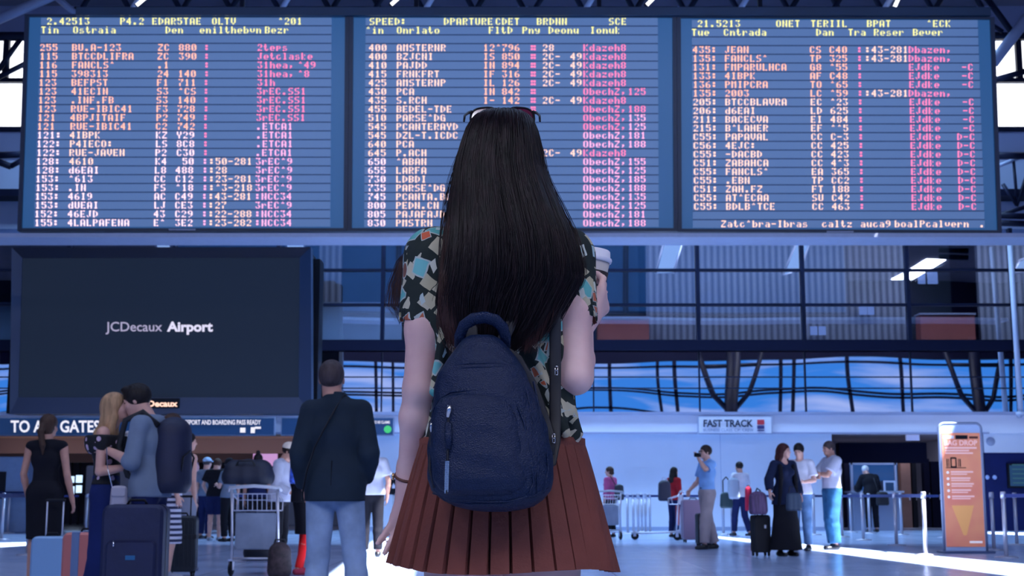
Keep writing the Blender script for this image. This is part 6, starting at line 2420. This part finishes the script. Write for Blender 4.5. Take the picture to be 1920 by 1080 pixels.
person('man in white shirt and jeans looking down behind the woman in long black skirt', at(1501, 23.3), PI - .5, 1.78,
       dict(er=(.24, .05, 1.15), wr=(.12, .24, 1.12), el=(-.25, .03, 1.15), wl=(-.14, .24, 1.12)), SKIN, False, .012, dict(m=K_white, sleeve=.38, hem=.92, g=.02, loose=.02), dict(kind='trousers', m=K_jeans),
       dict(kind='short', m=H_black), SH_black, hp=-.35,
       hands=dict(l=dict(d=(.6, .6, 0), pn=(0, 0, 1), th=(0, 1, 0), curl=.5), r=dict(d=(-.6, .6, 0), pn=(0, 0, 1), th=(0, 1, 0), curl=.5)))
person('broad grey-haired man in a pale grey polo shirt and blue jeans with folded arms', at(1560, 23.8), PI / 2 + .25, 1.84,
       dict(el=(-.20, .17, 1.20), wl=(.02, .27, 1.23), er=(.20, .17, 1.18), wr=(-.02, .29, 1.17), kl=(-.10, .05, .5), al=(-.11, .02, .085), kr=(.10, .0, .5), ar=(.12, -.06, .085), head=(0, .03, 1.635)),
       SKIN2, False, .011, dict(m=K_lgrey, sleeve=.37, hem=.99, g=.030, loose=.022, collar='shirt', name='polo_shirt'), dict(kind='trousers', m=cloth('mid_blue_jeans', (.030, .12, .26), noise=.35), kg=.022, g=.02, belt=M_black, z=1.04),
       dict(kind='short', m=H_greyb, g=.009), SH_black, build=1.10, hp=-.1,
       hands=dict(l=dict(d=(1, .1, .1), pn=(0, -1, 0), th=(0, 0, 1), curl=.3), r=dict(d=(-1, .1, 0), pn=(0, -1, 0), th=(0, 0, 1), curl=.3)))
person('white-haired person in a black coat bending towards the service counter', at(1634, 35.6), .15, 1.74,
       dict(head=(-.06, .20, 1.58), neck=(-.02, .13, 1.44), chest=(0, .06, 1.28), sl=(-.18, .11, 1.39), sr=(.18, .11, 1.39), el=(-.26, .2, 1.15), wl=(-.2, .42, 1.08), er=(.26, .2, 1.15), wr=(.2, .42, 1.08)),
       SKIN, False, .014, dict(m=K_black, sleeve=.97, hem=.85, g=.04, r=.16, loose=.02, name='coat'), dict(kind='trousers', m=K_black), dict(kind='short', m=H_white), SH_black, hp=-.4)
sbg = soft_bag('shoulder_bag', 'black shoulder bag at the right hip of the white-haired person', tuple(P(1655, 948, 35.3)), .1, .34, .18, .34, M_webbing)
MB().tube([(-.10, 0, .30), (-.14, .02, .50), (-.2, .04, .70)], .012, 6).go('strap', M_webbing, sbg, True)


# ================================================================ LUGGAGE TROLLEYS
def trolley(label, px, Y, rot, board_m):
    r = thing('luggage_trolley', label, 'luggage trolley', at(px, Y), rot, 'airport luggage trolleys')
    w, L = .27, .95
    for sx in (-1, 1):
        MB().tube([(sx * w, 0, .16), (sx * w, -.03, .60), (sx * w, -.08, .98)], .016, 8).go('post', M_alu, r, True)
        MB().tube([(sx * w, 0, .17), (sx * w * .9, .45, .15), (sx * w * .55, L, .14)], .016, 8).go('base_rail', M_alu, r, True)
    MB().tube([(-w - .04, -.08, .96), (-w - .02, -.10, 1.0), (0, -.12, 1.02), (w + .02, -.10, 1.0), (w + .04, -.08, .96)], .020, 8).go('push_bar', mat('grip_grey', (.45, .47, .56), .4), r, True)
    MB().cyl((-w * .55, L, .14), (w * .55, L, .14), .014).cyl((-w * .9, .45, .15), (w * .9, .45, .15), .012).cyl((-w, 0, .2), (w, 0, .2), .012).go('cross_bar', M_alu, r, True)
    bk = MB()
    for x in np.linspace(-w + .02, w - .02, 10):
        bk.cyl((x, -.05, .74), (x, -.07, .93), .005, None, 6).cyl((x, -.05, .74), (x, .14, .74), .005, None, 6)
    for (y, z) in ((-.07, .93), (-.05, .74), (.14, .74), (.16, .86)):
        bk.cyl((-w, y, z), (w, y, z), .007, None, 6)
    for x in (-w, w):
        bk.cyl((x, .14, .74), (x, .16, .86), .007, None, 6).cyl((x, .16, .86), (x, -.07, .93), .007, None, 6)
    bk.go('wire_basket', M_alu, r)
    MB().rbox(-w + .03, w - .03, -.01, .01, .30, .72, .03).go('advert_board', board_m, r)
    for (x, y) in ((-w, -.02), (w, -.02), (0, L - .04)):
        wh = MB().lathe([(.001, -.018), (.070, -.018), (.082, -.010), (.082, .010), (.070, .018), (.001, .018)], (x, y, .083), 18, Matrix.Rotation(PI / 2, 3, 'Y')).go('wheel', M_black, r, True)
        MB().box(x - .028, x - .022, y - .03, y + .03, .07, .18).box(x + .022, x + .028, y - .03, y + .03, .07, .18).box(x - .03, x + .03, y - .03, y + .03, .17, .19).go('fork', M_alu, wh)
    return r


M_board_grey = mat('trolley_board_grey', (.22, .26, .36), .4, noise=.15, nscale=5)
trolley('large luggage trolley loaded with dark bags beside the man in the dark jacket', 481, 15.9, -.10, M_board_grey)
q0 = P(478, 914, 16.1)
dfl = soft_bag('duffel_bag', 'black duffel bag lying across the top of the large luggage trolley', (q0.x - .05, 15.93, 1.035), -.1, .62, .30, .25, mat('duffel_navy', (.010, .014, .035), .6))
MB().tube([(-.12, -.10, .20), (-.08, -.13, .27), (.08, -.13, .27), (.12, -.10, .20)], .012, 6).go('handle', M_webbing, dfl, True)
soft_bag('duffel_bag', 'dark holdall lying on the low platform of the large luggage trolley', (q0.x + .05, 16.35, .165), .1, .42, .30, .24, mat('duffel_dark', (.02, .022, .035), .6))
lg = soft_bag('travel_bag', 'brown patterned travel bag standing behind the large luggage trolley', at(527, 15.6), .2, .26, .24, .36, mat('bag_brown_pattern', (.035, .020, .025), .7, noise=.6, nscale=20))
MB().tube([(-.08, 0, .32), (-.05, 0, .42), (.05, 0, .42), (.08, 0, .32)], .011, 6).go('handle', M_webbing, lg, True)
trolley('far luggage trolley partly hidden by the right edge of the pleated skirt', 1140, 29.2, .35, M_board_grey)
trolley('far luggage trolley with a red board standing before the woman in the red top', 1270, 29.0, PI / 2 - .25, mat('trolley_board_red', (.38, .03, .03), .4, noise=.4, nscale=9))
rb = soft_bag('hand_luggage', 'dark bag with pale top leaning behind the trolley left of the woman in red', tuple(Vector(at(1246, 29.4)) + Vector((0, 0, .80))), 0, .28, .2, .42, mat('hand_luggage', (.03, .03, .06), .6))
MB().tube([(-.06, 0, .38), (-.03, 0, .50), (.05, 0, .48), (.08, 0, .36)], .012, 6).go('handle', mat('pale_fitting2', (.45, .45, .6), .5), rb, True)
suitcase('mauve hard suitcase lying high behind the man in the light blue shirt', 1299, 27.5, .46, .24, .84, mat('shell_mauve', (.26, .17, .27), .4), 0, .1, False)
suitcase('black upright suitcase right behind the legs of the man in the light blue shirt', 1318, 25.0, .26, .24, .60, mat('suitcase_black', (.008, .012, .022), .5), 0, .1, False)

# ================================================================ QUEUE POSTS
M_post = mat('post_metal', (.50, .50, .60), .35, metal=.5)
M_belt = mat('belt_blue', (.010, .022, .14), .6)


def stanchion(px, by, label, nxt=None, grp='retractable belt posts'):
    g_ = G(px, by)
    r = thing('queue_post', label, 'post', tuple(g_), 0, grp)
    MB().lathe([(.001, 0), (.17, 0), (.17, .012), (.05, .03), (.001, .03)], n=20).go('base', M_post, r, True)
    MB().cyl((0, 0, .02), (0, 0, .88), .032, None, 12).go('pole', M_post, r, True)
    hd = MB().lathe([(.001, .87), (.040, .87), (.040, .96), (.034, .975), (.001, .975)], n=14).go('head', M_post, r, True)
    if nxt:
        e = G(*nxt) - g_
        n_ = Vector((e.y, -e.x, 0)).normalized() * .003
        m_ = MB()
        e = e * (1 - .2 / max(e.length, .4))
        a, b_ = Vector((0, 0, .885)), Vector((e.x, e.y, .885))
        m_.slab([a - n_, b_ - n_, b_ - n_ + Vector((0, 0, .055)), a - n_ + Vector((0, 0, .055))], n_ * 2)
        o_ = m_.go('belt', M_belt, r)
        fix_normals(o_)
    return r


RP = [(1163, 999), (1177, 1001), (1188, 999), (1197, 1002), (1204, 998), (1211, 1001), (1219, 999), (1357, 1002), (1373, 1005), (1430, 1001), (1527, 1003), (1579, 1007), (1596, 998), (1619, 1013), (1631, 1000),
      (1681, 1023), (1691, 1003), (1736, 1041), (1772, 1008)]
RN = ['belt post just right of the pleated skirt, leftmost of the right-hand row', 'belt post second from the pleated skirt', 'belt post third from the pleated skirt', 'belt post fourth from the skirt, first of the tight cluster before the white wall',
      'belt post second in the tight cluster before the white wall', 'belt post third in the tight cluster before the white wall', 'belt post at the right end of the tight cluster before the white wall', 'belt post just left of the young man with the grey rucksack',
      'belt post in front of the young man with the grey rucksack', 'belt post behind the small black trolley case', 'belt post between the two men in pale shirts', 'belt post right beside the man with folded arms', 'thin belt post just right of the man with folded arms',
      'belt post left of the white-haired person', 'belt post in front of the white-haired person', 'belt post right of the white-haired person, the taller of the pair', 'belt post right of the white-haired person, the farther of the pair',
      'nearest and tallest belt post left of the orange stand', 'belt post hidden at the left edge of the orange stand']
NX = {0: 1, 1: 2, 2: 3, 3: 5, 5: 6, 6: 7, 7: 9, 9: 10, 10: 12, 11: 13, 13: 15, 15: 17, 12: 14, 14: 16, 16: 18}
for i, (px, by) in enumerate(RP):
    stanchion(px, by, RN[i], RP[NX[i]] if i in NX else None)
stanchion(1864, 1032, 'belt post just right of the orange stand')
stanchion(1887, 1046, 'nearest belt post between the orange stand and the right edge', (1990, 1052))
stanchion(1907, 1022, 'farther belt post close to the right edge', (1990, 1015))
stanchion(3, 1012, 'belt post at the left edge in front of the grey blue kiosk', (52, 1040))
stanchion(14, 1000, 'farther belt post near the left edge', (160, 1000))
stanchion(52, 1041, 'nearest belt post left of the woman in the black dress', (-60, 1075))
stanchion(161, 1001, 'belt post behind the blonde woman at her left', (330, 1004))
stanchion(330, 1004, 'belt post hidden behind the man with the backpack', (560, 1004))
stanchion(742, 1004, 'belt post between the white-shirted man and the left forearm of the woman in front')
sg_ = thing('queue_sign', 'small dark sign on a pole beside the left forearm of the woman in front', 'sign', tuple(G(737, 1000)))
MB().lathe([(.001, 0), (.16, 0), (.16, .012), (.03, .03), (.001, .03)], n=18).go('base', M_post, sg_, True)
MB().cyl((0, 0, .02), (0, 0, .95), .02).go('pole', M_post, sg_, True)
MB().box(-.13, .13, -.02, .02, .95, 1.33).go('frame', M_black, sg_)
MB().slab([(-.04, -.025, 1.10), (.04, -.025, 1.10), (.04, -.025, 1.16), (0, -.025, 1.24), (-.04, -.025, 1.16)], (0, .005, 0)).go('pictogram', M_paint_white, sg_)

# ================================================================ ORANGE INFORMATION STAND
ob = G(1811, 1037)
st = thing('information_stand', 'tall orange BAG DROP information stand with rounded top at the right', 'stand', tuple(ob), .02)
W2, HH = .345, 2.08
fr = []
for (cx, cz, a0) in ((W2 - .09, HH - .09, 0), (-W2 + .09, HH - .09, PI / 2)):
    for k in range(7):
        a = a0 + k * PI / 12
        fr.append(Vector((cx + .09 * math.cos(a), 0, cz + .09 * math.sin(a))))
pts = [Vector((W2, 0, .03))] + fr + [Vector((-W2, 0, .03))]
MB().tube(pts, .024, 8).go('frame', mat('stand_grey', (.22, .27, .42), .4), st, True)
MB().slab([p + Vector((0, -.012, 0)) for p in pts], (0, .024, 0)).go('back_panel', mat('stand_pale', (.42, .55, .82), .45), st)
zz0, zz1 = .10, HH - .155
M_or = bpy.data.materials.new('orange_print')
M_or.use_nodes = True
t = M_or.node_tree
b = t.nodes['Principled BSDF']
b.inputs['Roughness'].default_value = .35
tc = t.nodes.new('ShaderNodeTexCoord')
n = t.nodes.new('ShaderNodeTexNoise')
n.inputs['Scale'].default_value = 1.6
r_ = t.nodes.new('ShaderNodeValToRGB')
r_.color_ramp.elements[0].position = .38
r_.color_ramp.elements[1].position = .62
r_.color_ramp.elements[0].color = (.66, .21, .15, 1)
r_.color_ramp.elements[1].color = (.72, .29, .16, 1)
t.links.new(tc.outputs['Object'], n.inputs['Vector'])
t.links.new(n.outputs[0], r_.inputs[0])
t.links.new(r_.outputs[0], b.inputs['Base Color'])
t.links.new(r_.outputs[0], b.inputs['Emission Color'])
b.inputs['Emission Strength'].default_value = .22
pn = MB().box(-W2 + .03, W2 - .03, -.022, -.012, zz0, zz1).go('poster', M_or, st)
M_pk = mat('print_pink', (.85, .52, .50), .5, emit=.25)
M_pw = mat('print_white', (.85, .80, .85), .5, emit=.3)
M_yl = mat('print_amber', (.74, .36, .13), .5, emit=.25)


def pq(u0, u1, v0, v1, m, nm='print', y=-.024):
    x0, x1 = -W2 + .03 + u0 * (2 * W2 - .06), -W2 + .03 + u1 * (2 * W2 - .06)
    z1_, z0_ = zz1 - v0 * (zz1 - zz0), zz1 - v1 * (zz1 - zz0)
    return MB().box(x0, x1, y, y + .003, z0_, z1_).go(nm, m, pn)


pq(.05, .32, .025, .05, M_paint_white)
pq(.36, .68, .02, .055, M_black)
pq(.72, .95, .03, .05, mat('print_brown', (.12, .03, .02), .5))
tx = text_mb('BAG DROP', .115, (-W2 + .06, -.026, zz1 - .20), bold=.003)
xs = [v[0] for v in tx.v]
k_ = (2 * W2 - .15) / (max(xs) - min(xs))
x_0 = min(xs)
tx.v = [(-W2 + .07 + (v[0] - x_0) * k_, v[1], v[2]) for v in tx.v]
tx.go('lettering', M_pk, pn)
pq(.08, .90, .125, .14, M_pk)
pq(.08, .70, .150, .163, M_pk)
pq(.08, .80, .173, .186, M_pk)
for (a, b2, v0, v1) in ((.10, .13, .23, .30), (.15, .17, .23, .30), (.21, .35, .215, .23), (.20, .235, .22, .305), (.33, .365, .22, .305), (.21, .35, .295, .31), (.40, .42, .23, .30), (.44, .47, .23, .30), (.08, .60, .305, .312)):
    pq(a, b2, v0, v1, M_black)
for k, v in enumerate((.35, .405, .455, .51, .565)):
    x = -W2 + .03 + .12 * (2 * W2 - .06)
    z = zz1 - v * (zz1 - zz0)
    MB().lathe([(.001, 0), (.022, 0), (.022, .003), (.001, .003)], (x, -.022, z), 14, Matrix.Rotation(PI / 2, 3, 'X')).go('bullet', M_pw, pn)
    pq(.20, .78 - .08 * (k % 2), v - .012, v + .002, M_pk)
    pq(.20, .62 + .06 * (k % 3), v + .010, v + .020, M_pk)
cx_ = 0.0
MB().slab([(-.20, -.0245, zz1 - .64 * (zz1 - zz0)), (.16, -.0245, zz1 - .64 * (zz1 - zz0)), (.02, -.0245, zz1 - .90 * (zz1 - zz0)), (-.03, -.0245, zz1 - .90 * (zz1 - zz0))], (0, .002, 0)).go('print', M_yl, pn)
pq(.60, .93, .95, .968, M_pw)
MB().rbox(-W2 - .06, W2 + .06, -.22, .22, 0, .035, .015).go('base_plate', mat('stand_base', (.06, .09, .20), .4), st)
